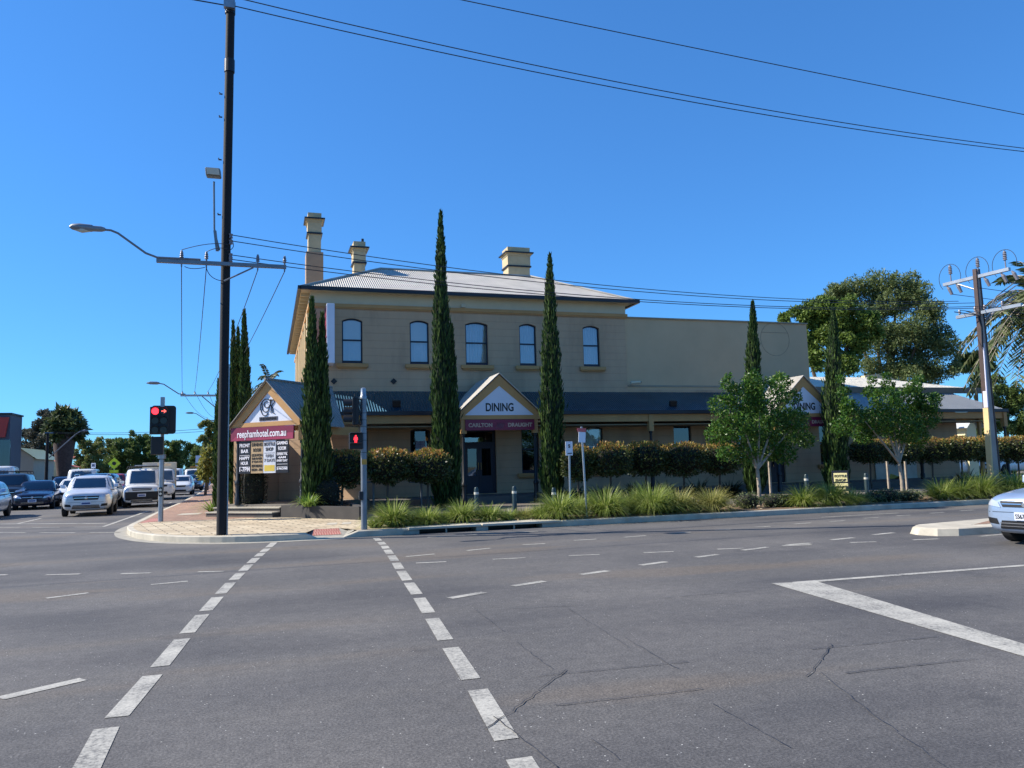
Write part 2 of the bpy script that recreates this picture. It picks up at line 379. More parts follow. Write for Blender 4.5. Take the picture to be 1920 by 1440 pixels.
# --- sealed cracks
TAR = mat('crack_seal', S(60, 59, 60), .6, var=.2, bump=0)
b = B()
def crack(pts, wd, jit=.02):
    P = []
    for (x0, y0), (x1, y1) in zip(pts[:-1], pts[1:]):
        a, c = G(x0, y0), G(x1, y1); k = max(2, int((c-a).length/.08)); d = (c-a).normalized(); s = Vector((-d.y, d.x, 0))
        P += [(a.lerp(c, i/k)+s*rnd.uniform(-jit, jit), s*wd*rnd.uniform(.3, .9)) for i in range(k+1)]
    for (p, s), (p2, s2) in zip(P[:-1], P[1:]): b.quad(*[(r.x, r.y, .009) for r in (p+s, p2+s2, p2-s2, p-s)])
for q in [([(1062,1257),(1010,1296),(960,1335),(912,1368)], .006, .012),([(925,1345),(962,1372)], .006, .008),([(1008,1268),(1120,1258),(1290,1242)], .008, .006),([(1040,1324),(1150,1312),(1318,1293)], .008, .006),
          ([(1560,1209),(1540,1238),(1514,1270)], .006, .012),([(1520,1218),(1640,1207),(1756,1194)], .008, .006),([(1585,1263),(1720,1248),(1832,1236)], .008, .006),
          ([(1537,1262),(1600,1312),(1680,1372),(1775,1440)], .005, .01),([(1335,1320),(1400,1358),(1480,1402)], .004, .01),([(968,1205),(1036,1256)], .004, .01),([(1170,1195),(1270,1255)], .004, .01),
          ([(960,1142),(1097,1135)], .007, .006),([(1245,1121),(1425,1107)], .007, .006),([(1055,1135),(1180,1215)], .003, .01),([(1110,1385),(1160,1425)], .004, .01),([(960,1372),(1045,1440)], .006, .01),([(890,1143),(945,1185)], .004, .006)]:
    crack(*q)
struct('crack_seal', b, TAR)
# --- median island
b = B()
isl = [(12.42, 12.62), (12.55, 12.95), (12.9, 13.22), (15.3, 13.62), (60, 13.75), (60, 12.1), (15.5, 12.02), (12.9, 12.08), (12.55, 12.25)]
k = len(isl); cx = 30
vs = [(x, y, -.01) for x, y in isl]+[(x+(.05 if x < 13 else 0), y+(.04 if y < 12.5 else -.04), .13) for x, y in isl]+[(x+(.1 if x < 13 else 0), y+(.08 if y < 12.5 else -.08), .15) for x, y in isl]
b.add(vs, [(i, (i+1) % k, k+(i+1) % k, k+i) for i in range(k)]+[(k+i, k+(i+1) % k, 2*k+(i+1) % k, 2*k+i) for i in range(k)]+[tuple(range(2*k, 3*k))])
struct('median_island', b, CONC)
b = B(); b.quad((13.75, 12.5, .154), (60, 12.45, .154), (60, 13.45, .154), (15.3, 13.32, .154)); struct('island_paving', b, PAV_BROWN)
b = B(); b.quad((13.68, 12.02, .1), (13.72, 12.02, .1), (13.72, 12.5, .1522), (13.68, 12.5, .1522)); struct('kerb_joint', b, TAR)
# ================================================================== HOTEL
def wallmat(name, col, period=.317, z0=.1):
    m = bpy.data.materials.new(name); n, out = nodes(m)
    pos = N(n, 'ShaderNodeNewGeometry').outputs['Position']
    sx = N(n, 'ShaderNodeSeparateXYZ'); n.links.new(pos, sx.inputs[0])
    f = mth(n, 'FRACT', mth(n, 'DIVIDE', mth(n, 'ADD', sx.outputs[2], z0), period))
    g = mth(n, 'MULTIPLY', mth(n, 'LESS_THAN', f, .07), 1.)
    mp = N(n, 'ShaderNodeMapping'); mp.inputs['Scale'].default_value = (1, 1, .25); n.links.new(pos, mp.inputs[0])
    st = noise(n, .9, 6, .65, mp.outputs[0])
    c = ramp(n, st, [(.28, tuple(x*.76 for x in col)), (.5, col), (.72, tuple(min(1, x*1.12) for x in col))])
    c = mixc(n, mth(n, 'MULTIPLY', g, .25), c, tuple(x*.45 for x in col))
    hh = mth(n, 'SUBTRACT', mth(n, 'MULTIPLY', noise(n, 40, 3, .6, pos), .15), g)
    bsdf(n, out, c, .75, 0, hh, .5, .02); return m
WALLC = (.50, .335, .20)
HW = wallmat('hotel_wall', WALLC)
HWING = mat('wing_render', (.56, .40, .235), .85, var=.07, scale=.6, bscale=15)
FRIEZE = mat('cream_trim', S(202, 190, 160), .7, var=.06, bscale=20)
TAN = mat('tan_trim', S(186, 142, 88), .65, var=.1, bscale=20)
GUT = mat('dark_gutter', S(22, 22, 34), .4, var=.1, bump=0)
NAVY = mat('navy_joinery', S(26, 26, 46), .45, var=.1, bump=0)
WHITE = mat('white_panel', S(214, 218, 228), .5, var=.04, bump=0)
BLACK = mat('black_paint', S(18, 18, 22), .45, var=.1, bump=0)
def ironmat(name, col, period, axis, metal=.15, rough=.5):
    m = bpy.data.materials.new(name); n, out = nodes(m)
    pos = N(n, 'ShaderNodeNewGeometry').outputs['Position']
    d = N(n, 'ShaderNodeVectorMath', operation='DOT_PRODUCT'); n.links.new(pos, d.inputs[0]); d.inputs[1].default_value = axis
    h = mth(n, 'SINE', mth(n, 'MULTIPLY', d.outputs['Value'], 2*math.pi/period))
    c = ramp(n, noise(n, 1.2, 5, .6, pos), [(.3, tuple(x*.85 for x in col)), (.7, tuple(min(1, x*1.1) for x in col))])
    bsdf(n, out, c, rough, metal, h, .8, .03); return m
IRON_U = ironmat('corrugated_iron', S(190, 184, 172), .09, (1, 0, 0))
IRON_V = ironmat('corrugated_iron_side', S(190, 184, 172), .09, (0, 1, 0))
IRON_D = ironmat('corrugated_iron_porch', S(150, 148, 142), .155, (.707, .707, 0))
IRON_SHADED = ironmat('shaded_verandah_iron', S(72, 114, 142), .1, (1, 0, 0), .9, .3)  # bare iron, its blue shade put into the colour
IRON_SUNLIT = ironmat('sunlit_verandah_iron', S(150, 152, 150), .155, (1, 0, 0), .2, .5)  # same verandah iron, coloured lighter for the stretch in the sun
PANE = glassmat('window_glass', (.92, .94, .96), .30)
PANED = glassmat('dark_window_glass', (.4, .42, .45), .12)
CURT = mat('curtain', S(196, 196, 196), .9, var=.08, bump=0)
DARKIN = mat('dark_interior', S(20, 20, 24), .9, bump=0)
V0 = 32.0; UL = 1.65; UR = 15.66
hotel = thing('hotel', 'two storey cream rendered corner hotel with corrugated roof, verandah and gabled porches', 'hotel', (UL, V0, .15))
def wall_holes(b, u0, u1, z0, z1, v, holes, depth=.16, arch=.11):
    """front wall in the plane Y=v with arched window openings (a,b,zb,zt)"""
    us = sorted({u0, u1}|{h[i] for h in holes for i in (0, 1)}); zs = sorted({z0, z1}|{h[i] for h in holes for i in (2, 3)})
    for i in range(len(us)-1):
        for j in range(len(zs)-1):
            cu, cz = (us[i]+us[i+1])/2, (zs[j]+zs[j+1])/2
            if any(h[0] < cu < h[1] and h[2] < cz < h[3] for h in holes): continue
            b.quad((us[i], v, zs[j]), (us[i+1], v, zs[j]), (us[i+1], v, zs[j+1]), (us[i], v, zs[j+1]))
    for h in holes:
        a, c, zb, zt = h[:4]; ar = arch if len(h) < 5 else h[4]; k = 10
        cr = [(a+(c-a)*t/k, zt-ar*(2*t/k-1)**2) for t in range(k+1)]
        for t in range(k):
            (x0, y0), (x1, y1) = cr[t], cr[t+1]
            if ar > 0: b.quad((x0, v, y0), (x1, v, y1), (x1, v, zt), (x0, v, zt))
            b.quad((x0, v, y0), (x0, v+depth, y0), (x1, v+depth, y1), (x1, v, y1))
        b.quad((a, v, zb), (a, v+depth, zb), (a, v+depth, zt-ar), (a, v, zt-ar)); b.quad((c, v, zb), (c, v, zt-ar), (c, v+depth, zt-ar), (c, v+depth, zb))
        b.quad((a, v, zb), (c, v, zb), (c, v+depth, zb), (a, v+depth, zb))
def rectpx(x0, x1, y0, y1, v=V0):
    p = V(x0, y0, v); q = V(x1, y1, v); return [p.x, q.x, q.z, p.z]
up = [rectpx(*q) for q in ((641,680,598,683),(768,805,600,684),(872,916,604,686),(973,1007,606,687),(1092,1126,610,688))]
for r in up: r[2], r[3] = 5.92, 7.80
lo = [rectpx(657,690,802,905), rectpx(769,808,803,905), rectpx(977,1012,800,885), rectpx(1097,1133,800,880), rectpx(1263,1300,799,880), rectpx(1380,1405,799,880), rectpx(1535,1562,790,878)]
for r in lo: r[2], r[3] = 1.25, 3.24
drs = [rectpx(868,932,808,925), rectpx(1440,1475,800,905)]
for r in drs: r[2], r[3] = .45, 3.15; r.append(0.)
lo[6].append(0.); lo[4].append(0.)
b = B(); wall_holes(b, UL, UR, .1, 8.86, V0, up+lo[:4]+drs[:1])
b.quad((UR, V0, .1), (UR, 39.8, .1), (UR, 39.8, 8.86), (UR, V0, 8.86))
b.quad((UL, 49.4, .1), (UL, 49.4, 8.86), (9.2, 49.4, 8.86), (9.2, 49.4, .1)); b.quad((9.2, 39.8, .1), (9.2, 39.8, 8.86), (UR, 39.8, 8.86), (UR, 39.8, .1)); b.quad((9.2, 39.8, .1), (9.2, 49.4, .1), (9.2, 49.4, 8.86), (9.2, 39.8, 8.86))
b.build('wall', HW, hotel)
b = B(); b.quad((UL, V0, .1), (UL, V0, 8.86), (UL, 49.4, 8.86), (UL, 49.4, .1))
for v in (33.2, 35.5, 37.7, 40, 42.3, 44.6, 46.9):       # side pilasters
    b.box((UL-.1, v, .1), (UL-.003, v+.45, 8.2))
b.build('side_wall', mat('sunlit_side_render', S(205, 186, 150), .8, var=.08), hotel)  # same cream wall as the front, coloured lighter for its sunlit side
def window(par, r, v, arch=.11, curtain=None, split=True, glass=PANE, sill=True, fr=NAVY, dp=.1):
    a, c, zb, zt = r[:4]; ar = arch if len(r) < 5 else r[4]; vv = v+dp; t = .055
    f = B(); f.box((a+.002, vv, zb+.002), (a+t, vv+.055, zt-ar)); f.box((c-t, vv, zb+.002), (c-.002, vv+.055, zt-ar)); f.box((a+t, vv, zb+.002), (c-t, vv+.055, zb+.13))
    k = 10
    for i in range(k):
        p, q = i/k, (i+1)/k; z = lambda s: zt-ar*(2*s-1)**2-.002
        x = lambda s: a+.002+(c-a-.004)*s
        f.prism([(x(p), vv-.004, z(p)-t), (x(q), vv-.004, z(q)-t), (x(q), vv-.004, z(q)), (x(p), vv-.004, z(p))], (0, .062, 0))
    if split: zm = zb+(zt-zb)*.52; f.box((a+t, vv-.012, zm-.03), (c-t, vv+.05, zm+.03))
    w_ = f.build('window', fr, par)
    g = B(); g.quad((a+.02, vv+.03, zb+.03), (c-.02, vv+.03, zb+.03), (c-.02, vv+.03, zt-.015), (a+.02, vv+.03, zt-.015)); g.build('pane', glass, w_)
    g = B()
    if curtain:
        k = 40; vs = []
        for i in range(k+1):
            s = i/k
            for z in (zb+.06, zt-.03): vs.append((a+.03+(c-a-.06)*s, vv+.11+.025*math.sin(s*curtain*2+.6*math.sin(s*9+a)), z))
        g.add(vs, [(2*i, 2*i+2, 2*i+3, 2*i+1) for i in range(k)]); g.build('curtain', CURT, w_, smooth=True)
    else:
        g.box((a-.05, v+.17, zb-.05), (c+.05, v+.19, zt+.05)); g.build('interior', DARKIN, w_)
    if sill:
        g = B(); e = .22; g.box((a-e, v-.14, zb-.16), (c+e, v-.003, zb-.003)); g.box((a-e+.05, v-.09, zb-.22), (c+e-.05, v-.003, zb-.162)); g.build('sill', TAN, w_, bevel=.01)
    return w_
for i, r in enumerate(up): window(hotel, r, V0, curtain=(6, 8, 24, 26, 24)[i])
for i, fr_ in ((0, .52), (1, .52)):
    a_, c_, zb_, zt_ = up[i][:4]; b = B(); zz_ = zt_-(zt_-zb_)*fr_
    b.box((a_+.07, V0+.155, zz_), (c_-.07, V0+.165, zt_-.06)); b.build('blind', mat('roller_blind', S(206, 200, 188), .9, var=.05, bump=0), hotel)
for i in (0, 1, 2): window(hotel, lo[i], V0, glass=PANED, sill=(i == 2))
window(hotel, lo[3], V0, curtain=2, sill=True)
# notice in one window
# --- doors
def door(par, r, v, leaves_=2):
    a, c, zb, zt = r[:4]; vv = v+.1
    f = B(); f.box((a+.003, vv, zb), (a+.1, vv+.06, zt-.003)); f.box((c-.1, vv, zb), (c-.003, vv+.06, zt-.003)); f.box((a+.1, vv, zt-.1), (c-.1, vv+.06, zt-.003)); f.box((a+.1, vv, zt-.62), (c-.1, vv+.06, zt-.52))
    d = f.build('door', NAVY, par)
    g = B(); g.quad((a+.1, vv+.04, zt-.52), (c-.1, vv+.04, zt-.52), (c-.1, vv+.04, zt-.1), (a+.1, vv+.04, zt-.1)); g.build('transom_pane', PANE, d)
    n = leaves_; w_ = (c-a-.2)/n
    for i in range(n):
        x0 = a+.1+i*w_; x1 = x0+w_; l = B()
        l.box((x0+.004, vv+.005, zb+.01), (x0+.11, vv+.05, zt-.63)); l.box((x1-.11, vv+.005, zb+.01), (x1-.004, vv+.05, zt-.63)); l.box((x0+.11, vv+.005, zb+.01), (x1-.11, vv+.05, zb+.75)); l.box((x0+.11, vv+.005, zt-.8), (x1-.11, vv+.05, zt-.63))
        q = l.build('door_leaf', NAVY, d)
        g = B(); g.quad((x0+.1, vv+.03, zb+.74), (x1-.1, vv+.03, zb+.74), (x1-.1, vv+.03, zt-.79), (x0+.1, vv+.03, zt-.79)); g.build('pane', PANED, d)
        h = B(); hx = x1-.06 if i == 0 else x0+.06; h.tube([(hx, vv-.03, zb+1.0), (hx, vv-.03, zb+1.3)], .012); h.build('handle', mat('brass', S(170, 140, 80), .3, .9, bump=0), d)
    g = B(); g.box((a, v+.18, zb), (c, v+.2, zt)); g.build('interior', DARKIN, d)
    return d
door(hotel, drs[0], V0)
# --- frieze, cornice, eaves
b = B(); b.box((UL-.03, V0-.03, 8.38), (UR+.03, V0-.003, 8.86)); b.box((UL-.03, V0-.003, 8.38), (UL-.003, 49.3, 8.86)); b.build('frieze', FRIEZE, hotel)
b = B(); b.box((UL-.1, V0-.1, 8.24), (UR+.1, V0-.003, 8.377)); b.box((UL-.1, V0-.003, 8.24), (UL-.003, 49.3, 8.377)); b.box((UL-.06, V0-.065, 8.19), (UR+.06, V0-.004, 8.239)); b.build('cornice_moulding', TAN, hotel)
E0, E1, EV = 1.23, 16.08, 31.56; EZ = 8.93; RZ = 10.82; RV = 35.4; RU0, RU1 = 4.95, 12.3
b = B(); b.box((E0+.03, EV+.03, EZ-.07), (E1-.03, V0-.004, EZ-.035)); b.box((E0+.03, V0-.004, EZ-.07), (UL-.004, 49.6, EZ-.035)); b.box((UR+.004, V0-.004, EZ-.07), (E1-.03, 39.9, EZ-.035))
for i in range(24): v = 32.4+i*.72; b.box((E0+.06, v, EZ-.2), (UL-.031, v+.08, EZ-.071))
b.build('eaves_soffit', FRIEZE, hotel)
b = B(); b.box((E0-.02, EV-.11, EZ-.11), (E1+.02, EV+.01, EZ+.04)); b.box((E0-.11, EV-.11, EZ-.112), (E0+.01, 49.7, EZ+.038)); b.box((E1-.01, EV-.112, EZ-.114), (E1+.11, 39.9, EZ+.036)); b.build('gutter', GUT, hotel)
b = B(); b.quad((E0, EV, EZ), (E1, EV, EZ), (RU1, RV, RZ), (RU0, RV, RZ)); b.quad((E1, 39.3, EZ), (9.0, 39.3, EZ), (RU0, RV, RZ), (RU1, RV, RZ)); rf = b.build('roof', IRON_U, hotel, fix=False)
b = B(); b.quad((E0, 49.7, EZ), (E0, EV, EZ), (RU0, RV, RZ), (RU0, 49.7, RZ)); b.quad((E1, EV, EZ), (E1, 39.3, EZ), (RU1, RV, RZ)); b.quad((RU0, RV, RZ), (9.0, 39.3, EZ), (9.4, 49.7, EZ), (RU0, 49.7, RZ)); b.build('side_roof', IRON_V, rf, fix=False)
b = B(); b.tube([(E0, EV, EZ+.02), (RU0, RV, RZ+.02), (RU1, RV, RZ+.02), (E1, EV, EZ+.02)], .06, 6); b.tube([(RU0, RV, RZ+.02), (RU0, 49.7, RZ+.02)], .06, 6); b.build('ridge_capping', mat('ridge_cap', S(170, 166, 156), .5, .3), rf)
# --- chimneys
CREAMC = mat('chimney_render', S(186, 168, 132), .85, var=.12, scale=2)
CHB = mat('chimney_base_render', S(156, 132, 108), .85, var=.1, scale=2)
def chimney(x0, x1, ytop, v, depth, zlo, split=None, stub=False):
    p = V(x0, ytop, v); q = V(x1, ytop, v); zt = p.z; cu = (p.x+q.x)/2; hw = (q.x-p.x)/2*.74
    b = B()
    def blk(e, z0, z1): b.box((cu-hw-e, v-e, z0), (cu+hw+e, v+depth+e, z1))
    sh = zlo if split is None else split
    blk(0, sh, zt-.95); blk(.03, zt-.95, zt-.45); blk(.12, zt-.34, zt-.24); blk(.06, zt-.45, zt-.34); blk(.02, zt-.24, zt)
    c = b.build('chimney', CREAMC, rf)
    for e, z0, z1 in ((.07, zt-1.02, zt-.951), (.18, zt-.32, zt-.262)): b = B(); b.box((cu-hw-e, v-e, z0), (cu+hw+e, v+depth+e, z1)); b.build('band', GUT, c)
    if split: b = B(); b.box((cu-hw-.1, v-.1, zlo), (cu+hw+.1, v+depth+.1, split-.003)); b.build('chimney_base', CHB, c)
    if stub: b = B(); b.tube([(cu+hw*.7, v+.3, zt), (cu+hw*.7, v+.3, zt+.22)], .06); b.build('flue', GUT, c)
chimney(574, 606, 398, 36.6, .9, 8.0, split=V(590, 473, 36.6).z)
chimney(660, 688, 452, 35.0, .8, 9.5, stub=True)
chimney(945, 999, 462, 36.6, .9, 9.5)
# --- two storey wing beside the main block
WU0, WU1, WZ = UR+.003, 25.65, 8.22
b = B(); wall_holes(b, WU0, WU1+9.0, .1, 4.9, V0+.02, [lo[4], lo[5], lo[6]]+drs[1:]); b.build('ground_floor_wall', HW, hotel)
b = B(); b.quad((WU0, V0+.05, 4.9), (WU1, V0+.05, 4.9), (WU1, V0+.05, WZ), (WU0, V0+.05, WZ)); b.quad((WU1, V0+.05, .2), (WU1, 41, .2), (WU1, 41, WZ), (WU1, V0+.05, WZ)); b.quad((WU0, V0+.05, WZ), (WU1, V0+.05, WZ), (WU1, 41, WZ), (WU0, 41, WZ)); b.quad((WU0, 41, 4), (WU0, 41, WZ), (WU1, 41, WZ), (WU1, 41, 4)); b.quad((WU0, V0+.05, 8.2), (WU0, 41, 8.2), (WU0, 41, 4), (WU0, V0+.05, 4))
b.build('wing_wall', HWING, hotel)
b = B(); b.box((WU0+.12, V0-.02, WZ), (WU1+.04, V0+.3, WZ+.06)); b.box((WU0, V0+.02, 5.03), (WU1, V0+.048, 5.11)); b.build('parapet_capping', mat('capping', S(150, 140, 118), .7), hotel)
# ring left on the wall by an old round sign
b = B(); c0 = V(1453, 636, V0+.05); R0 = .82
pts = [(c0.x+R0*math.cos(t), V0+.045, c0.z+R0*math.sin(t)) for t in np.linspace(.0, 2*math.pi, 40)]
b.tube(pts, .008, 5); b.box((c0.x-.78, V0+.038, c0.z+.32), (c0.x+.78, V0+.047, c0.z+.335)); b.build('old_sign_outline', mat('sign_ghost', S(140, 126, 106), .8), hotel)
for r in (lo[4], lo[5]): window(hotel, r, V0+.02, 0 if len(r) > 4 else .11, glass=PANED, sill=False, split=False)
window(hotel, lo[6], V0+.02, 0, glass=PANED, sill=True, split=True)
door(hotel, drs[1], V0+.02)
# --- iron wall anchors
for x in (626, 738):
    p = V(x, 715, V0); b = B(); s = .13; b.prism([(p.x, V0-.05, p.z-s), (p.x+s, V0-.05, p.z), (p.x, V0-.05, p.z+s), (p.x-s, V0-.05, p.z)], (0, .047, 0)); b.build('wall_anchor', BLACK, hotel)
# --- verandah
GV, GZ, VZ = 30.2, 3.80, 4.78
GR = V(1884, 768, GV).x
b = B()
xs0, xs1 = 1.9, GR
def vroof(u0, u1, zt, vt):
    k = 6
    for i in range(k):
        s0, s1 = i/k, (i+1)/k; zz = lambda s: zt-(zt-GZ)*(s*.86+.14*s*s); yy = lambda s: vt-(vt-GV)*s
        b.quad((u0, yy(s1), zz(s1)), (u1, yy(s1), zz(s1)), (u1, yy(s0), zz(s0)), (u0, yy(s0), zz(s0)))
vroof(xs0, WU1, VZ, V0-.003); b.build('verandah_roof', IRON_SHADED, hotel, fix=False); b = B(); vroof(WU1+.003, GR-1.45, VZ, V0-.003)
b.quad((GR-1.45, V0-.003, VZ), (GR-1.45, GV, GZ), (GR, GV, GZ))
b.build('verandah_roof', IRON_SUNLIT, hotel, fix=False)
b = B(); b.box((xs0, GV-.12, GZ-.14), (GR+.1, GV, GZ+.01)); b.box((GR, GV, GZ-.141), (GR+.1, 34, GZ+.009)); b.build('verandah_gutter', GUT, hotel)
b = B(); b.box((xs0+.1, GV+.03, GZ-.46), (GR-.05, GV+.15, GZ-.145)); b.box((GR-.17, GV+.15, GZ-.46), (GR-.05, 33.5, GZ-.145)); b.build('verandah_beam', TAN, hotel)
b = B(); b.box((xs0+.1, GV+.16, GZ-.6), (GR-.2, V0-.004, GZ-.56)); b.build('verandah_ceiling', mat('verandah_lining', S(150, 136, 106), .8), hotel)
b = B(); b.box((1.4, 29.3, .1), (GR+.2, V0+.01, .42)); b.build('verandah_floor', mat('verandah_slab', S(96, 92, 86), .85, var=.15), hotel)
def post(par, u, v, zb, zt, head=.5, name='verandah_post'):
    b = B(); b.lathe((u, v, zb), [(.11, 0), (.11, .25), (.085, .3), (.085, .7), (.11, .72), (.11, .8), (.07, .86), (.055, zt-zb-head-.1), (.08, zt-zb-head-.08), (.08, zt-zb-head)], 12)
    p = b.build(name, BLACK, par, smooth=True)
    b = B(); b.box((u-.11, v-.11, zt-head), (u+.11, v+.11, zt)); b.build('post_head', TAN, p)
for x in (1219, 1722, 1882): q = V(x, 790, GV+.1); post(hotel, q.x, GV+.09, .42, GZ-.46+.3, .72)
# --- single storey extension on the right
b = B(); R0u = WU1+9.003
b.quad((R0u, V0+.02, .1), (R0u, V0+.02, 4.7), (R0u, 44, 4.7), (R0u, 44, .1)); b.build('extension_wall', HW, hotel)
p0 = V(1519, 735, 33.2); p1 = V(1806, 735, 33.2)
b = B(); b.box((WU1+.01, V0-.05, VZ+.004), (p1.x+.1, V0+.12, VZ+.30)); b.build('fascia', mat('grey_fascia', S(112, 104, 90), .7), hotel)
b = B(); zr = V(1560, 707, 36).z; b.quad((WU1+.02, V0+.13, VZ+.26), (p1.x-.2, V0+.13, VZ+.26), (p1.x-3.9, 36, zr), (WU1+.02, 36, zr)); b.quad((WU1+.02, 36, zr), (p1.x-3.9, 36, zr), (p1.x-.2, 43, VZ+.26), (WU1+.02, 43, VZ+.26)); b.quad((p1.x-3.9, 36, zr), (p1.x-.2, V0+.13, VZ+.26), (p1.x-.2, 43, VZ+.26)); b.build('extension_roof', ironmat('cream_iron', S(226, 218, 196), .12, (1, 0, 0)), hotel, fix=False)
b = B(); a0 = V(1622, 704, 40); a1 = V(1655, 700, 40); a2 = V(1700, 722, 40); b.prism([(a0.x-.3, 40, VZ), (a0.x, 40, a0.z), (a1.x, 40, a1.z), (a2.x, 40, a2.z), (a2.x+.3, 40, VZ)], (0, .35, 0)); b.build('parapet_gable', CREAMC, hotel)
b = B(); b.box((R0u-.05, GV+.4, .2), (R0u+.1, GV+.55, GZ-.4)); b.build('end_post', TAN, hotel)
# --- gabled porches in front of the doors
MAROON = mat('maroon_sign_board', S(122, 30, 62), .5, var=.08, bump=0)
def porch(xl, xr, xa, ye, ya, v, px0, px1):
    L = V(xl, ye, v); R = V(xr, ye, v); A = V(xa, ya, v); ez = (L.z+R.z)/2; uc = A.x; hw = (R.x-L.x)/2; uc = (L.x+R.x)/2
    az = A.z; t = .26; sl = (az-ez)/hw
    pr = B()
    pr.prism([(uc-hw, v, ez), (uc-hw+.3, v, ez), (uc, v, az-.42), (uc, v, az)], (0, .06, 0)); pr.prism([(uc+hw, v, ez), (uc, v, az), (uc, v, az-.42), (uc+hw-.3, v, ez)], (0, .06, 0))
    pr.box((uc-hw+.3, v+.004, ez), (uc+hw-.3, v+.058, ez+.16)); pr.build('gable_board', TAN, hotel)
    g = B(); iz = ez+.16; ih = hw-.3-.16/sl*1.0; g.prism([(uc-ih, v+.02, iz), (uc+ih, v+.02, iz), (uc, v+.02, az-.42)], (0, .02, 0)); gp = g.build('gable_panel', WHITE, hotel)
    text('DINING', BLACK, gp, (uc, v+.015, iz+.16), (1, 0, 0), (0, 0, 1), .43, fit=1.12, bold=.012)
    r = B(); bk = V0-.01
    for sg in (-1, 1):
        p = [(uc, v-.08, az+.05), (uc+sg*(hw+.06), v-.08, ez+.05-.06*sl), (uc+sg*(hw+.06), 31.0, ez+.05-.06*sl), (uc, bk, az+.05)]
        q = [(a, c, d+.03) for a, c, d in p]; r.add(p+q, [(0,1,2,3),(7,6,5,4),(0,4,5,1),(1,5,6,2),(2,6,7,3),(3,7,4,0)])
    r.build('porch_roof', IRON_V, hotel)
    b = B(); b.box((uc-hw+.34, v+.03, ez-.50), (uc-hw+.56, v+.2, ez-.002)); b.box((uc+hw-.56, v+.03, ez-.50), (uc+hw-.34, v+.2, ez-.002)); b.box((uc-hw+.4, v+.2, ez-.3), (uc-hw+.5, GV, ez-.002)); b.box((uc+hw-.5, v+.2, ez-.3), (uc+hw-.4, GV, ez-.002)); b.box((uc-hw+.4, v+.21, ez-.1), (uc+hw-.4, bk, ez-.06)); b.build('porch_beam', TAN, hotel)
    for u in (uc-hw+.45, uc+hw-.45, ): post(hotel, u, v+.12, .16, ez-.5, .04, 'porch_post')
    sb = thing('fascia_sign', '', 'sign', (uc, v, ez-.42))
    b = B(); b.box((uc-hw+.5, v-.03, ez-.42), (uc+hw-.5, v+.025, ez-.012)); b.build('board', MAROON, sb)
    gold = mat('sign_lettering', S(186, 160, 140), .5, bump=0)
    text('CARLTON', gold, sb, (uc-hw*.42, v-.034, ez-.29), (1, 0, 0), (0, 0, 1), .2, fit=hw*.50, bold=.008)
    text('DRAUGHT', gold, sb, (uc+hw*.42, v-.034, ez-.29), (1, 0, 0), (0, 0, 1), .2, fit=hw*.52, bold=.008)
    e = B()                                  # horse-team emblem as a cluster of flourishes
    for i in range(7): x = uc-.14+i*.045; e.tube([(x-.03, v-.036, ez-.34+.02*math.sin(i)), (x, v-.036, ez-.22), (x+.04, v-.036, ez-.15+.03*math.sin(i*2)), (x+.05, v-.036, ez-.24)], .009, 5)
    e.build('emblem', mat('emblem_paint', S(120, 90, 100), .5, bump=0), sb)
    return sb, uc, hw, ez
s1, u1, hw1, ez1 = porch(848, 1024, 937, 786, 703, 28.6, 0, 0)
s1['label'] = 'maroon fascia sign on the gabled porch between two tall cypresses'
p2 = V(1505, 707, 28.6); hw2 = hw1
def px(X, Y, Z):
    d = Vector((X, Y, Z-EYE)); return 960+FPX*d.dot(RT)/d.dot(FW), 720-FPX*d.dot(UP)/d.dot(FW)
l2 = px(p2.x-hw2, 28.6, ez1); r2 = px(p2.x+hw2, 28.6, ez1); a2 = px(p2.x, 28.6, p2.z)
s2, u2, hw2, ez2 = porch(l2[0], r2[0], a2[0], (l2[1]+r2[1])/2, a2[1], 28.6, 0, 0)
s2['label'] = 'maroon fascia sign on the far gabled porch, half hidden by a street tree'
for s_ in (s1, s2): s_['group'] = 'maroon fascia signs on the dining porches'
# --- corner porch, set diagonally
CL = G(432, 803, 3.12); CR = G(572, 795, 3.12); CE = (CR-CL).normalized(); CW = (CR-CL).length; CN = Vector((-CE.y, CE.x, 0))
def D(s, d, z): p = CL+CE*s+CN*d; return (p.x, p.y, z)
ce = 3.12; CA = 4.62
b = B(); hw = CW/2
b.prism([D(0, 0, ce), D(.34, 0, ce), D(hw, 0, CA-.36), D(hw, 0, CA)], CN*.07); b.prism([D(CW, 0, ce), D(hw, 0, CA), D(hw, 0, CA-.36), D(CW-.34, 0, ce)], CN*.07)
b.obox(D(.34, .005, ce), CE*(CW-.68), CN*.06, (0, 0, .15)); b.build('gable_board', TAN, hotel)
sl = (CA-ce)/hw; ih = (CA-.36-ce-.15)/sl*.98
b = B(); b.prism([D(hw-ih, .045, ce+.15), D(hw+ih, .045, ce+.15), D(hw, .045, CA-.36)], CN*.02); gp = b.build('gable_panel', WHITE, hotel)
EN = -CN
def scroll(b, pts, r, k=6):
    P = [Vector((x, y, 0)) for x, y in pts]; o = []
    for i in range(len(P)-1):
        a0, a1, a2_, a3 = P[max(i-1, 0)], P[i], P[i+1], P[min(i+2, len(P)-1)]
        for j in range(k): t = j/k; o.append(.5*((2*a1)+(a2_-a0)*t+(2*a0-5*a1+4*a2_-a3)*t*t+(3*a1-a0-3*a2_+a3)*t**3))
    o.append(P[-1]); b.tube([D(hw+q.x, .035, ce+.15+q.y) for q in o], r, 5)
b = B()
scroll(b, [(.02,.30),(-.06,.22),(-.20,.24),(-.30,.42),(-.28,.62),(-.12,.76),(.06,.74),(.12,.62),(.04,.50),(-.08,.48),(-.15,.56),(-.12,.66),(0,.68)], .014)
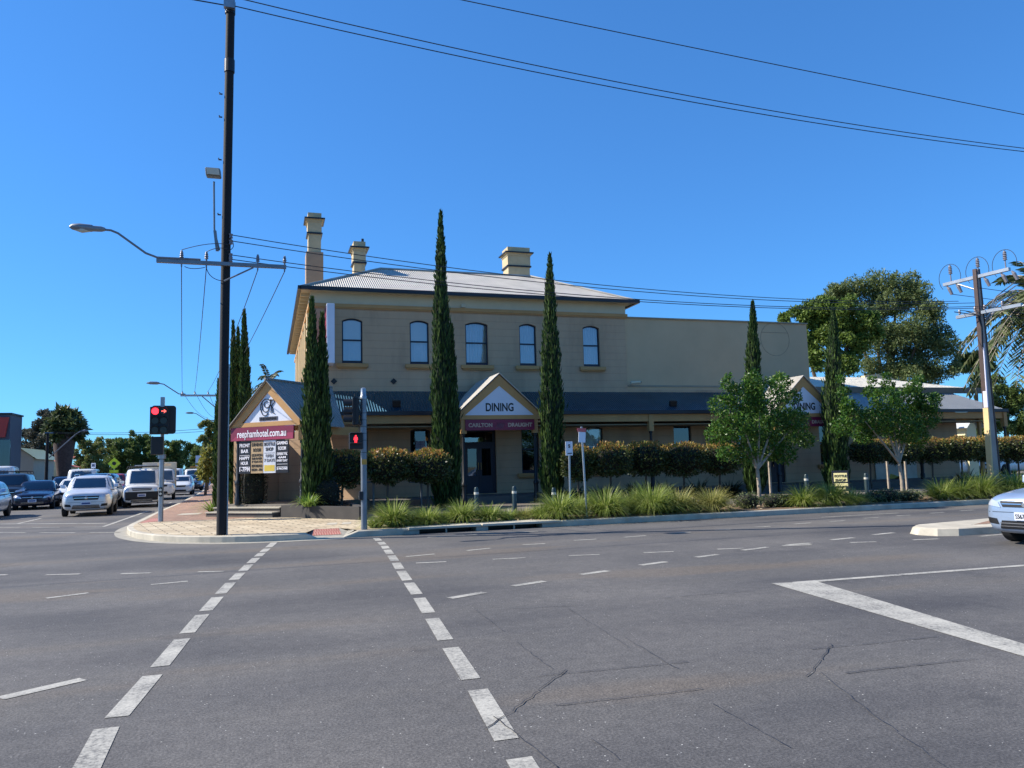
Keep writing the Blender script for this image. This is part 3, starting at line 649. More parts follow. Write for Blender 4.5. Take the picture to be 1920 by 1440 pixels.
scroll(b, [(-.24,.66),(-.22,.42),(-.12,.34),(0,.36),(.08,.50),(.16,.70),(.12,.74),(.10,.62),(.16,.50),(.13,.30)], .014)
scroll(b, [(.16,.70),(.24,.74),(.28,.66),(.18,.53),(.22,.42),(.22,.30),(.30,.26)], .014); scroll(b, [(.22,.74),(.30,.78),(.28,.72)], .012)
b.build('monogram', BLACK, gp)
b = B(); b.obox(D(hw-.36, .032, ce+.19), CE*.78, CN*.014, (0, 0, .13)); nb = b.build('name_band', mat('band_grey', S(80, 80, 88), .5, bump=0), gp)
text('THE REEPHAM', BLACK, gp, D(hw+.02, .028, ce+.215), CE, (0, 0, 1), .11, fit=.7, bold=.004)
b = B()
for a, c in ((0, hw), (CW, hw)):
    ov = -.09 if a == 0 else .09; zz = ce+.03-abs(ov)*sl
    p = [D(c, -.1, CA+.04), D(a+ov, -.1, zz), D(a+ov, 2.0 if a else 2.4, zz), D(c, 3.5, CA+.04)]; q = [(x, y, z+.03) for x, y, z in p]
    b.add(p+q, [(0,1,2,3),(7,6,5,4),(0,4,5,1),(1,5,6,2),(2,6,7,3),(3,7,4,0)])
b.tube([D(hw, -.12, CA+.09), D(hw, 3.5, CA+.09)], .05, 6); b.build('porch_roof', IRON_D, hotel)
b = B(); b.obox(D(.12, .08, ce-.42), CE*.2, CN*.16, (0, 0, .418)); b.obox(D(CW-.34, .08, ce-.5), CE*.2, CN*.16, (0, 0, .498)); b.obox(D(.16, .25, ce-.3), CE*.12, CN*2.6, (0, 0, .298)); b.obox(D(CW-.28, .25, ce-.3), CE*.12, CN*2.9, (0, 0, .298)); b.obox(D(.3, .25, ce-.02), CE*(CW-.6), CN*2.6, (0, 0, .018)); b.build('porch_beam', TAN, hotel)
for s_, h_ in ((.22, .42), (CW-.24, .5)): q = D(s_, .16, 0); post(hotel, q[0], q[1], .5, ce-h_+.02, .04, 'porch_post')
# platform and steps
STEP = mat('dark_step', S(92, 86, 78), .85, var=.2, scale=3); NOSE = mat('step_nosing', S(176, 168, 150), .8)
b = B(); b.obox(D(-.4, .15, .1), CE*(CW+.3), CN*3.6, (0, 0, .42)); b.build('porch_floor', mat('porch_tiles', S(120, 112, 100), .6, var=.15), hotel)
for i, (d0, z) in enumerate(((-.55, .30), (-.2, .44))):
    b = B(); b.obox(D(-.5, d0, .1), CE*(CW-.35), CN*.34, (0, 0, z-.13)); b.build('step', STEP, hotel)
    b = B(); b.obox(D(-.52, d0-.03, z-.03), CE*(CW-.33), CN*.38, (0, 0, .035)); b.build('step_tread', NOSE, hotel)
b = B(); b.obox(D(-.9, 3.3, .3), CE*4.0, CN*.15, (0, 0, 2.8)); b.obox(D(-.9, 1.1, .1), CE*.15, CN*2.19, (0, 0, 2.98)); b.build('entrance_and_shading_wall', HW, hotel)  # second box is an added return wall, keeping the sun off the entrance
# planter wall
PLW = mat('dark_planter', S(62, 58, 54), .9, var=.2, scale=2)
pl0 = Vector(D(CW-.55, -.5, 0)); pw = thing('planter', 'low dark rendered planter wall right of the corner steps', 'planter', (pl0.x, pl0.y, .15))
b = B(); q0 = Vector((pl0.x, pl0.y, .1)); ex = G(672, 975, .15)-q0; ex.z = 0; ex.normalize(); ny = Vector((-ex.y, ex.x, 0)); ln = (G(674, 975, .15)-q0).length
b.obox(q0, ex*ln, ny*.18, (0, 0, .42)); b.obox(q0+ny*.18, CN*2.2-ny*.1, ex*.18, (0, 0, .42)); b.obox(q0+ex*ln, Vector((.18, 0, 0)), Vector((0, 5.2, 0)), (0, 0, .42)); b.build('planter_wall', PLW, pw)
b = B(); b.prism([q0+ny*.15+Vector((0, 0, .3)), q0+ex*ln+Vector((0, .1, .3)), q0+ex*ln+Vector((0, 5.2, .3)), q0+CN*2.4+Vector((0, 2.6, .3))], (0, 0, .03)); b.build('soil', MULCH, pw)
# --- website sign and four hanging boards
ws = thing('web_address_sign', 'maroon sign with a white web address across the corner porch', 'sign', D(0, 0, 2.68))
b = B(); b.obox(D(.05, -.03, 2.66), CE*(CW-.5), CN*.06, (0, 0, .45)); b.build('board', MAROON, ws)
b = B(); b.prism([D(.08, -.034, 2.67), D(.36, -.034, 2.87), D(CW-.47, -.034, 2.87), D(CW-.47, -.034, 2.67)], CN*.003); b.build('stripe', mat('maroon_light', S(158, 52, 84), .5, bump=0), ws)
text('reephamhotel.com.au', mat('white_lettering', S(235, 232, 235), .5, bump=0), ws, D((CW-.4)/2, -.04, 2.775), CE, (0, 0, 1), .34, fit=2.1, bold=.006)
WL = _mats['white_lettering']; DKL = mat('dark_lettering', S(40, 34, 30), .6, bump=0); GYL = mat('grey_lettering', S(110, 110, 112), .6, bump=0)
boards = [('black menu board reading FRONT BAR, leftmost under the web address sign', mat('board_black', S(22, 22, 30), .45, bump=0), WL, [('FRONT',.16,.80),('BAR',.16,.62),('HAPPY',.15,.40),('HOUR',.15,.24),('1-7PM',.20,.03)], (.57, .18+.02)),
          ('tan menu board reading DINING ROOM between black and white boards', mat('board_tan', S(172, 146, 108), .6, bump=0), DKL, [('DINING',.15,.82),('ROOM',.15,.65),('LUNCH',.09,.50),('DINNER',.09,.40),('7 DAYS',.09,.30),('$14 MEALS',.11,.16),('MON - FRI',.11,.04)], (.6, .26)),
          ('white notice board reading BOTTLE SHOP with a yellow panel', mat('board_white', S(205, 208, 214), .5, bump=0), DKL, [('BOTTLE',.15,.82),('SHOP',.15,.66),('OPEN',.13,.46),('7 DAYS',.13,.32)], (.62,)),
          ('black notice board reading GAMING ROOM, rightmost under the web address sign', _mats['board_black'], WL, [('GAMING',.15,.84),('ROOM',.16,.67),('OPEN TIL',.09,.51),('4AM',.09,.41),('EVERY DAY',.09,.31),('35 MACHINES',.10,.06)], (.62, .26, .18))]
bs0, bw_ = .38, (CW-1.05)/4
for i, (lab, m_, lm, rows, lines) in enumerate(boards):
    o = thing('notice_board', lab, 'sign', D(bs0+i*bw_, .02, 1.6), 'hanging boards under the corner porch sign'); z0 = 1.56
    b = B(); b.obox(D(bs0+i*bw_+.01, .0, z0), CE*(bw_-.02), CN*.03, (0, 0, 1.085)); b.build('board', m_, o)
    for tx, sz, zf in rows:
        text(tx, GYL if i == 2 and zf < .5 else lm, o, D(bs0+(i+.5)*bw_, -.006, z0+.04+zf*1.06), CE, (0, 0, 1), sz, fit=bw_*(.84 if len(tx) > 4 else .6), bold=.004)
    for lz in lines:
        b = B(); b.obox(D(bs0+i*bw_+.05, -.004, z0+lz*1.06), CE*(bw_-.1), CN*.003, (0, 0, .012)); b.build('rule', lm, o)
    if i == 2: b = B(); b.obox(D(bs0+i*bw_+.05, -.004, z0+.06), CE*(bw_-.1), CN*.003, (0, 0, .2)); b.build('yellow_panel', mat('yellow_panel', S(205, 178, 70), .5, bump=0), o)
# --- blade sign on the corner of the upper floor
pa = V(610, 570, 31.2); pb = V(628, 682, 31.2)
bl = thing('blade_sign', 'tall white vertical blade sign on the upper left corner of the hotel', 'sign', (pa.x, 31.5, pb.z))
b = B(); b.box((pa.x+.04, 31.0, pb.z), (pb.x-.02, 31.95, pa.z)); b.build('case', WHITE, bl, bevel=.02)
b = B(); b.box((pa.x+.02, 31.05, pb.z+.1), (pa.x+.037, 31.9, pa.z-.1)); b.build('face', MAROON, bl)
b = B(); b.box((pa.x+.1, 31.951, pb.z+.3), (pa.x+.2, 31.998, pb.z+.4)); b.box((pa.x+.1, 31.951, pa.z-.4), (pa.x+.2, 31.998, pa.z-.3)); b.build('bracket', BLACK, bl)
# --- small fixtures
def small(name, label, cat, loc): return thing(name, label, cat, loc)
p = V(1184, 719, V0); sc_ = small('security_camera', 'white security camera on the wing wall above the verandah', 'camera', (p.x, V0, p.z))
b = B(); b.tube([(p.x-.15, V0-.25, p.z), (p.x+.3, V0-.3, p.z+.03)], .07, 10); b.build('housing', FRIEZE, sc_, smooth=True); b = B(); b.tube([(p.x-.1, V0+.03, p.z-.08), (p.x-.1, V0-.25, p.z)], .025); b.build('bracket', FRIEZE, sc_); b = B(); b.tube([(p.x+.301, V0-.3, p.z+.03), (p.x+.33, V0-.302, p.z+.033)], .05); b.build('lens', BLACK, sc_)
p = V(868, 574, V0-.1); fl = small('wall_light', 'small pale floodlight on the frieze above the third window', 'light', (p.x, V0, p.z)); b = B(); b.box((p.x-.1, V0-.2, p.z-.07), (p.x+.1, V0-.05, p.z+.07)); b.build('lamp', FRIEZE, fl, bevel=.02); b = B(); b.box((p.x-.03, V0-.05, p.z-.03), (p.x+.03, V0-.031, p.z+.03)); b.build('bracket', GUT, fl)
for x, y, lab in ((743, 765, 'black square floodlight on the verandah roof left of the gable'), (1261, 764, 'black tilted floodlight on the verandah roof right of the gables')):
    p = V(x, y, 30.6); fl = small('roof_floodlight', lab, 'light', (p.x, 30.6, p.z-.2)); b = B(); b.obox((p.x-.16, 30.55, p.z-.1), (.32, 0, 0), (0, .12, .05), (0, -.1, .36)); b.build('lamp', BLACK, fl); b = B(); b.tube([(p.x, 30.6, p.z-.35), (p.x, 30.6, p.z-.08)], .03); b.build('bracket', GUT, fl)
p = V(621, 815, V0-.05); tb = small('betting_sign', 'small dark green sign with a white panel under the verandah', 'sign', (p.x, V0-.1, p.z)); b = B(); b.box((p.x-.3, V0-.12, p.z-.3), (p.x+.3, V0-.02, p.z+.3)); b.build('case', mat('green_sign', S(20, 70, 60), .5, bump=0), tb); b = B(); b.box((p.x-.16, V0-.126, p.z-.15), (p.x+.06, V0-.121, p.z+.15)); b.build('panel', WHITE, tb)
p = V(788, 834, V0+.09); nt_ = small('window_notice', 'pale notice stuck in the window left of the dining porch', 'notice', (p.x, V0+.09, p.z)); b = B(); b.box((p.x-.2, V0+.085, p.z-.16), (p.x+.2, V0+.095, p.z+.16)); b.build('sheet', mat('notice_paper', S(140, 145, 170), .6), nt_)
b = B(); b.box((p.x-.005, V0+.08, p.z-.15), (p.x+.005, V0+.084, p.z+.15)); b.box((p.x-.19, V0+.08, p.z-.005), (p.x+.19, V0+.084, p.z+.005)); b.build('fold', NAVY, nt_)
# ================================================================== STREET FURNITURE
GALV = mat('galvanised_steel', S(150, 156, 162), .4, .7, var=.12, scale=5, bump=0)
GALV2 = mat('grey_steel', S(120, 126, 132), .45, .5, var=.12, scale=5, bump=0)
POLEM = mat('dark_pole_timber', S(19, 18, 21), .8, var=.3, scale=4, bump=.3)
CERAM = mat('insulator_ceramic', S(120, 118, 124), .3, var=.1, bump=0)
WIREM = mat('wire', S(30, 36, 44), .6, bump=0)
LENSM = mat('lamp_lens', S(196, 194, 180), .3, var=.05, bump=0)
# storm drain
dr = thing('storm_drain', 'kerbside storm drain with two dark slots under a concrete lid', 'drain', (5.1, 19.0, 0))
b = B(); b.box((3.28, 18.93, .105), (5.1, 19.9, .165)); b.build('lid', CONC, dr, bevel=.012); b = B(); b.box((5.13, 18.93, .105), (7.22, 19.9, .165)); b.build('lid', CONC, dr, bevel=.012)
for x in (3.27, 4.98, 6.72): b = B(); b.box((x-(.1 if x < 4 else 0), 18.96, -.02), (x+(.27 if x < 4 else .3 if x < 6 else .5), 19.5, .104)); b.build('end_block', CONC_OLD, dr)
for x in (4.2, 5.95): b = B(); b.box((x, 18.97, -.02), (x+.035, 19.02, .104)); b.build('divider', CONC_OLD, dr)
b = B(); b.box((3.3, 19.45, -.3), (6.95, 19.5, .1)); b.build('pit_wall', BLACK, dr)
def sagline(a, c, sag, n=16):
    a, c = Vector(a), Vector(c); return [a.lerp(c, i/n)-Vector((0, 0, sag*4*(i/n)*(1-i/n))) for i in range(n+1)]
def insul(b, p, h=.22, r=.05):
    b.lathe(p, [(.02, 0), (.02, .04), (r, .05), (r*.6, .09), (r, .1), (r*.6, .14), (r*.8, .15), (.02, h)], 10)
# ---- main pole on the corner
PU, PV = -1.02, 19.75
mp_ = thing('utility_pole', 'tall dark utility pole on the corner pavement beside the kerb', 'utility pole', (PU, PV, .15))
b = B(); b.tube([(PU, PV, .1), (PU+.02, PV, 6), (PU+.05, PV, 11), (PU+.07, PV, 15.2)], [.112, .110, .108, .105], 14); b.build('pole', POLEM, mp_, smooth=True)
b = B(); b.tube([(PU+.13, PV-.03, .15), (PU+.13, PV-.03, 4.2)], .018, 8); b.build('conduit', GALV, mp_, smooth=True)
for z in (11.75, 13.3): b = B(); b.lathe((PU+.055, PV, z-.16), [(.125, 0), (.125, .33)], 14); b.build('band', BLACK, mp_)
b = B(); b.box((PU-.09, PV-.22, 13.2), (PU+.17, PV-.1, 14.6)); b.build('bracket_plate', GALV, mp_)
b = B()
for z in (7.9, 9.3, 10.4, 11.0): b.tube([(PU-.1, PV, z), (PU-.17, PV, z), (PU-.17, PV, z+.04)], .018, 6)
b.build('step_peg', GUT, mp_)
b = B(); b.box((-2.52, PV-.24, 6.58), (.42, PV-.14, 6.665)); b.build('crossarm', GALV2, mp_)
b = B(); b.tube([(PU, PV-.2, 6.2), (-.35, PV-.23, 6.56)], .02); b.build('brace', GALV2, mp_)
INS = [(-1.97, PV-.23), (-1.42, PV-.23), (-.25, PV-.23), (.38, PV-.23)]
for x, y in INS:
    b = B(); insul(b, (x, y, 6.67)); b.tube([(x, y, 6.5), (x, y, 6.67)], .018); b.build('insulator', CERAM, mp_, smooth=True)
for z in (7.35, 7.2, 6.86, 6.76): b = B(); b.lathe((PU+.14, PV-.1, z), [(.02, -.06), (.05, -.05), (.035, 0), (.05, .05), (.02, .06)], 10); b.build('insulator', CERAM, mp_)
b = B()
for a, c, d in (((-1.97, PV-.25, 6.9), (-1.3, PV-.3, 7.15), (-.9, PV-.2, 7.1)), ((-1.42, PV-.25, 6.88), (-1.2, PV-.3, 7.02), (-.95, PV-.2, 7.0)), ((-1.42, PV-.25, 6.5), (-1.35, PV-.3, 6.2), (-1.05, PV-.2, 6.2)), ((-1.9, PV-.25, 6.5), (-1.75, PV-.3, 6.4), (-1.45, PV-.25, 6.5)), ((-.9, PV-.2, 7.3), (-.7, PV-.3, 7.0), (-.95, PV-.2, 6.95))):
    q = [Vector(a), Vector(c), Vector(d)]; b.tube([((1-t)**2)*q[0]+2*t*(1-t)*q[1]+t*t*q[2] for t in np.linspace(0, 1, 9)], .009, 5)
b.build('jumper_cable', WIREM, mp_)
sl_ = thing('street_light', 'street lamp on a long bent arm left of the tall corner pole', 'street light', (-2.4, PV-.23, 6.6))
LP = [(-1.55, PV-.23, 6.69), (-2.5, PV-.23, 6.69), (-2.75, PV-.23, 6.78), (-3.35, PV-.23, 7.22), (-3.5, PV-.23, 7.28), (-3.72, PV-.23, 7.29)]
b = B(); b.tube(LP, [.026]*6, 10); b.build('arm', GALV2, sl_, smooth=True)
b = B(); k = 12; pts = []; b.tube([(-3.62, PV-.23, 7.29), (-3.7, PV-.23, 7.295), (-3.88, PV-.23, 7.295), (-3.9, PV-.23, 7.3), (-4.15, PV-.23, 7.31), (-4.3, PV-.23, 7.31), (-4.36, PV-.23, 7.305)], [.04, .065, .07, .085, .09, .07, .02], 12); b.build('lamp_head', mat('lamp_grey', S(128, 132, 136), .4, .3, bump=0), sl_, smooth=True)
b = B(); b.tube([(-3.93, PV-.23, 7.265), (-4.1, PV-.23, 7.255), (-4.28, PV-.23, 7.27)], [.05, .075, .03], 10); b.build('lens', LENSM, sl_, smooth=True)
fl = thing('flood_light', 'square floodlight on an upright bracket high on the corner pole', 'flood light', (PU-.25, PV-.1, 7.0))
b = B(); b.tube([(PU-.12, PV-.1, 6.98), (PU-.2, PV-.1, 7.3), (PU-.24, PV-.12, 7.5), (PU-.25, PV-.3, 8.5), (PU-.25, PV-.3, 8.62)], .022, 8); b.build('arm', GALV2, fl, smooth=True)
b = B(); b.obox((PU-.42, PV-.56, 8.66), (.34, 0, 0), (0, .32, .05), (-.02, -.04, .2)); b.build('lamp_head', mat('flood_grey', S(120, 120, 116), .5, .2, bump=0), fl, bevel=.03)
b = B(); b.obox((PU-.39, PV-.60, 8.69), (.28, 0, 0), (0, .02, .003), (-.018, -.034, .14)); b.build('lens', LENSM, fl)
b = B(); b.box((PU-.29, PV-.35, 7.0), (PU-.13, PV-.1, 7.28)) if 0 else b.obox((PU-.2, PV-.16, 6.95), (.07, 0, 0), (0, .06, 0), (-.06, 0, .5)); b.build('bracket', GALV2, fl)
# ---- wires
def wire(pts, r, label, group=None):
    b = B(); b.tube(pts, r, 5, cap=False); o = b.build('overhead_wire', WIREM, None, smooth=True); return tag(o, label, 'wire', group)
far_u = 52.0
wire(sagline((PU+.1, PV-.1, 13.32), (far_u, 19.8, 14.0), 1.5, 40), .014, 'lower of two parallel overhead wires leaving the top of the corner pole', 'high wires across the sky')
wire(sagline((PU+.05, PV, 13.62), (far_u, 19.8, 14.0), 1.5, 40), .014, 'upper of two parallel overhead wires leaving the top of the corner pole', 'high wires across the sky')
q = [V(880, 0, 19.75), V(1920, 210, 19.75)]; dd = (q[1]-q[0])
wire(sagline(q[0]-dd*.27, q[1]+dd*.9, .1, 30), .014, 'topmost overhead wire crossing the upper right sky alone', 'high wires across the sky')
wire(sagline((PU-.05, PV, 13.36), (-40, 19.6, 18.5), 1.0, 30), .016, 'overhead wire leaving the corner pole towards the upper left', 'high wires across the sky')
# ---- second and third poles up the left street
def side_pole(u, v, zarm, label, lab2, grp):
    o = thing('utility_pole', label, 'utility pole', (u, v, .15)); b = B(); b.tube([(u, v, .1), (u, v, zarm+1.2)], [.16, .12], 10); b.build('pole', POLEM, o, smooth=True)
    b = B(); b.box((u-2.6, v-.25, zarm-.06), (u+.6, v-.13, zarm+.06)); b.build('crossarm', GALV, o); b = B(); b.tube([(u-.02, v-.2, zarm-1.2), (u-1.3, v-.2, zarm-.06)], .03); b.build('brace', GALV2, o)
    X = [u-2.5, u-1.75, u-.95, u-.3]
    for x in X: b = B(); insul(b, (x, v-.19, zarm+.06)); b.build('insulator', CERAM, o)
    l = thing('street_light', lab2, 'street light', (u-2.5, v-.19, zarm), grp)
    b = B(); b.tube([(u-2.3, v-.19, zarm+.09), (u-2.7, v-.19, zarm+.1), (u-3.6, v-.19, zarm+.72), (u-3.9, v-.19, zarm+.78)], .035, 8); b.build('arm', GALV2, l, smooth=True)
    b = B(); b.tube([(u-3.85, v-.19, zarm+.78), (u-4.0, v-.19, zarm+.79), (u-4.4, v-.19, zarm+.8), (u-4.62, v-.19, zarm+.79)], [.06, .1, .1, .03], 10); b.build('lamp_head', _mats['lamp_grey'], l, smooth=True)
    return [Vector((x, v-.19, zarm+.28)) for x in X]
pA = V(339, 742, 54); A1 = side_pole(pA.x+2.6, 54, pA.z, 'second utility pole up the left street behind the cypresses', 'street lamp on the second pole up the left street', 'street lamps up the left street')
A2 = side_pole(-3.4, 86, pA.z+.4, 'third utility pole far up the left street', 'small distant street lamp above the queue of cars', 'street lamps up the left street')
for i, (x, y) in enumerate(INS):
    wire(sagline((x, y, 6.5), A1[i], .35, 14), .011, ['outermost', 'second', 'third', 'innermost'][i]+' wire, counted from the left, from the corner pole up the left street', 'wires up the left street')
    wire(sagline(A1[i], A2[i], .4, 12), .013, ['outermost', 'second', 'third', 'innermost'][i]+' wire, counted from the left, between the two farther poles', 'wires up the left street')
# ---- stobie pole on the right
SU, SV = 23.44, 20.3
st = thing('utility_pole', 'steel and concrete utility pole at the right end of the planting strip', 'utility pole', (SU, SV, .15))
sz = 7.95
STEEL = mat('pole_steel', S(70, 56, 52), .6, .2, var=.25, scale=3); CONP = mat('pole_concrete', S(150, 146, 140), .85, var=.12)
for sg in (-1, 1):
    b = B(); b.add([(SU+sg*.14, SV-.09, .1), (SU+sg*.205, SV-.09, .1), (SU+sg*.205, SV+.09, .1), (SU+sg*.14, SV+.09, .1), (SU+sg*.045, SV-.07, sz), (SU+sg*.095, SV-.07, sz), (SU+sg*.095, SV+.07, sz), (SU+sg*.045, SV+.07, sz)], [(0,3,2,1),(4,5,6,7),(0,1,5,4),(1,2,6,5),(2,3,7,6),(3,0,4,7)])
    b.build('steel_channel', STEEL, st)
b = B(); b.add([(SU-.137, SV-.07, .1), (SU+.137, SV-.07, .1), (SU+.137, SV+.07, .1), (SU-.137, SV+.07, .1), (SU-.047, SV-.055, sz-.1), (SU+.047, SV-.055, sz-.1), (SU+.047, SV+.055, sz-.1), (SU-.047, SV+.055, sz-.1)], [(0,3,2,1),(4,5,6,7),(0,1,5,4),(1,2,6,5),(2,3,7,6),(3,0,4,7)]); b.build('concrete_core', CONP, st)
b = B(); b.obox((SU-.26, SV-.12, .12), (.055, 0, 0), (0, .2, 0), (.09, 0, 3.0)); b.build('conduit_cover', mat('conduit_cream', S(205, 180, 130), .6, var=.1), st); b = B(); b.obox((SU-.17, SV-.12, 3.13), (.05, 0, 0), (0, .16, 0), (.06, 0, 2.2)); b.build('conduit_guard', mat('conduit_white', S(190, 190, 205), .5, var=.05), st)
b = B()
for i in range(3): b.tube([(SU-.16+.02*i, SV-.1, 5.2), (SU-.14+.02*i, SV-.12, 5.9), (SU-.25+.05*i, SV-.1, 6.3), (SU-.7+.3*i, SV+.4-.2*i, 6.5)], .018, 6)
b.build('service_cable', WIREM, st)
a0 = G(1767, 522, 7.7); a1 = G(1890, 491, 7.7)
def arm_at(p, q, z, name):
    p = Vector((p.x, p.y, z)); q = Vector((q.x, q.y, z)); d = (q-p).normalized(); n = Vector((-d.y, d.x, 0))
    b = B(); b.obox(p-n*.06, d*(q-p).length, n*.12, (0, 0, .11)); b.build(name, GALV, st); return p, q, d
# the arms run across the kerb line; keep them centred on the pole
da = (a1-a0); da.z = 0; da.normalize(); c_ = Vector((SU, SV, 0)); ha = 1.3
P0, P1, d_ = arm_at(c_-da*1.25, c_+da*1.15, 7.62, 'crossarm')
for t in (.12, .55, .95):
    p = P0.lerp(P1, t); b = B(); b.tube([(p.x, p.y, 7.7), (p.x, p.y, 8.0)], .02); b.lathe((p.x, p.y, 8.0), [(.03, 0), (.07, .02), (.04, .06), (.07, .08), (.04, .12), (.07, .14), (.04, .18), (.07, .2), (.04, .24), (.06, .26), (.02, .34)], 12); b.build('insulator', CERAM, st)
    b = B(); q = [(p.x+math.cos(a)*.42*d_.x-.05, p.y+math.cos(a)*.42*d_.y, 7.86+math.sin(a)*.5) for a in np.linspace(math.pi*1.25, -.3, 18)]; b.tube(q, .010, 5); b.build('jumper_cable', WIREM, st)
    for s_ in (-.18, .18):
        b = B(); q = p+d_*s_; b.tube([(q.x, q.y, 7.6), (q.x+.04, q.y-.05, 7.5), (q.x+.1, q.y-.1, 7.28)], [.025, .06, .05], 8); b.build('fuse', CERAM, st)
b = B(); b.tube([P0+d_*.5+Vector((0, 0, -.02)), c_+Vector((0, 0, 7.2))], .03); b.build('brace', GALV2, st)
Q0, Q1, d2 = arm_at(c_-da*1.0-Vector((0, .15, 0)), c_+da*1.3-Vector((0, .15, 0)), 6.35, 'crossarm')
b = B(); b.tube([Q1, Q1+da*.5+Vector((0, 0, .12)), Q1+da*2.2+Vector((0, 0, .55))], .035, 8); b.build('lamp_arm', GALV, st, smooth=True)
ins2 = []
for t in (.05, .3, .45, .72):
    p = Q0.lerp(Q1, t); b = B(); insul(b, (p.x, p.y, 6.46), .2); b.build('insulator', CERAM, st); ins2.append(p+Vector((0, 0, .3)))
b = B()
for i in range(5): p = c_+Vector((.1, -.1, 6.1+.06*i)); b.tube([p, p+Vector((.35, -.2, .4+.05*i)), p+Vector((.9, -.5, .75+.08*i))], .022, 6)
b.build('service_cable', GALV2, st)
for i, z in enumerate((7.38, 7.23, 6.88, 6.77)):
    wire(sagline((PU+.15, PV-.1, z), ins2[i]+Vector((0, 0, (.32, .14, -.04, -.2)[i])), .5, 24), .011, ['highest', 'second highest', 'third highest', 'lowest'][i]+' of four wires crossing in front of the hotel roof', 'low wires across the hotel front')
    wire(sagline(ins2[i], ins2[i]+Vector((26, .8, .2)), .5, 10), .011, ['highest', 'second highest', 'third highest', 'lowest'][i]+' low wire leaving the right hand pole out of the picture', 'low wires leaving to the right')
for t, n_ in ((.12, 'left'), (.55, 'middle'), (.95, 'right')):
    p = P0.lerp(P1, t)+Vector((0, 0, -.35)); wire(sagline(p, p+Vector((27, .6, .3)), .5, 10), .011, n_+' of three wires leaving the upper arm of the right hand pole', 'low wires leaving to the right')
# ---- traffic signals
REDG = emit('red_signal_glow', (1.0, .03, .05), 2.2); REDA = emit('red_arrow_glow', (1.0, .12, .10), 1.6); REDP = emit('red_figure_glow', (1.0, .03, .05), 1.7)
SIGB = mat('signal_black', S(14, 15, 20), .5, bump=0); DARKL = mat('unlit_lens', S(20, 18, 18), .2, bump=0)
def visor(b, c, r, d, ax):              # open tube hood in direction ax
    c = Vector(c); ax = Vector(ax).normalized(); sd_ = ax.cross(Vector((0, 0, 1))).normalized(); k = 12; vs = []
    for e in (0, d):
        for rr in (r, r-.008):
            for i in range(k+1):
                t = math.pi*1.28*(i/k)-math.pi*.14; vs.append(c+ax*e+sd_*math.cos(t)*rr+Vector((0, 0, math.sin(t)*rr)))
    m = k+1
    b.add(vs, [(i, i+1, 2*m+i+1, 2*m+i) for i in range(k)]+[(m+i, 3*m+i, 3*m+i+1, m+i+1) for i in range(k)]+[(2*m+i, 2*m+i+1, 3*m+i+1, 3*m+i) for i in range(k)])
def sighead(par, c, ax, n=3, r=.1, pitch=.27, lit=None, glow=None, w_=.15, arrow=False):
    """one column of lamps, c = centre of the top lamp face"""
    c = Vector(c); ax = Vector(ax).normalized(); sd_ = ax.cross(Vector((0, 0, 1))).normalized(); z = Vector((0, 0, 1))
    b = B(); b.obox(c-sd_*w_-ax*.16-z*((n-1)*pitch+.14), sd_*2*w_, ax*.15, z*((n-1)*pitch+.28)); h = b.build('signal_body', SIGB, par, bevel=.02)
    for i in range(n):
        q = c-z*pitch*i; b = B(); vs = [q+sd_*math.cos(t)*r+z*math.sin(t)*r+ax*.004 for t in np.linspace(0, 2*math.pi, 20, endpoint=False)]
        if i == lit and arrow:
            l = B(); l.add(vs, [tuple(range(20))]); l.build('lens', DARKL, h, fix=False)
            b.obox(q+ax*.01+sd_*.07-z*.012, -sd_*.12, ax*.004, z*.024); b.prism([q+ax*.01-sd_*.08, q+ax*.01-sd_*.0+z*.065, q+ax*.01-sd_*.015+z*.02, q+ax*.01-sd_*.015-z*.02, q+ax*.01-sd_*.0-z*.065], ax*.004); b.build('arrow', glow, h)
        else: b.add(vs, [tuple(range(20))]); b.build('lens', glow if i == lit else DARKL, h, fix=False)
        b = B(); visor(b, q, r+.02, .2, ax); b.build('hood', SIGB, h, fix=False)
    return h
def backboard(par, c, ax, w_, hgt, z0, th=.02):
    c = Vector(c); ax = Vector(ax).normalized(); sd_ = ax.cross(Vector((0, 0, 1))).normalized(); b = B(); k = 8; rr = .09; pl = []
    for cx_, cz_, a0_ in ((w_-rr, hgt-rr, 0), (-w_+rr, hgt-rr, math.pi/2), (-w_+rr, rr, math.pi), (w_-rr, rr, 1.5*math.pi)):
        for i in range(k+1): t = a0_+math.pi/2*i/k; pl.append(c+sd_*(cx_+rr*math.cos(t))+Vector((0, 0, z0+cz_+rr*math.sin(t))))
    b.prism(pl, ax*th); return b.build('backboard', SIGB, par)
# left signal (faces the viewer)
gl = G(301, 978, .15); tl = thing('traffic_signal', 'traffic signal with red light and red arrow on the left kerb corner', 'traffic signal', gl)
dpt = gl.y; zt = V(303, 800, dpt).z; ztop = V(303, 745, dpt).z
tocam = Vector((-gl.x, -gl.y, 0)).normalized()
b = B(); b.tube([gl, (gl.x, gl.y, V(303, 862, dpt).z)], .075, 12); b.tube([(gl.x, gl.y, V(303, 860, dpt).z), (gl.x, gl.y, V(303, 852, dpt).z)], .12, 12); b.build('post', GALV, tl, smooth=True)
b = B(); b.tube([(gl.x, gl.y, V(303, 862, dpt).z), (gl.x, gl.y, V(303, 806, dpt).z)], .055, 10); b.build('upper_post', GALV2, tl, smooth=True)
zt1, zt0 = V(305, 761, dpt).z, V(305, 814, dpt).z; wb = (V(328, 790, dpt).x-V(282, 790, dpt).x)/2; cb = Vector((gl.x, gl.y, 0))+tocam*.1
backboard(tl, cb+Vector((.03, 0, 0)), tocam, wb, zt1-zt0, zt0)
zl = V(300, 772, dpt).z; sdL = tocam.cross(Vector((0, 0, 1)))
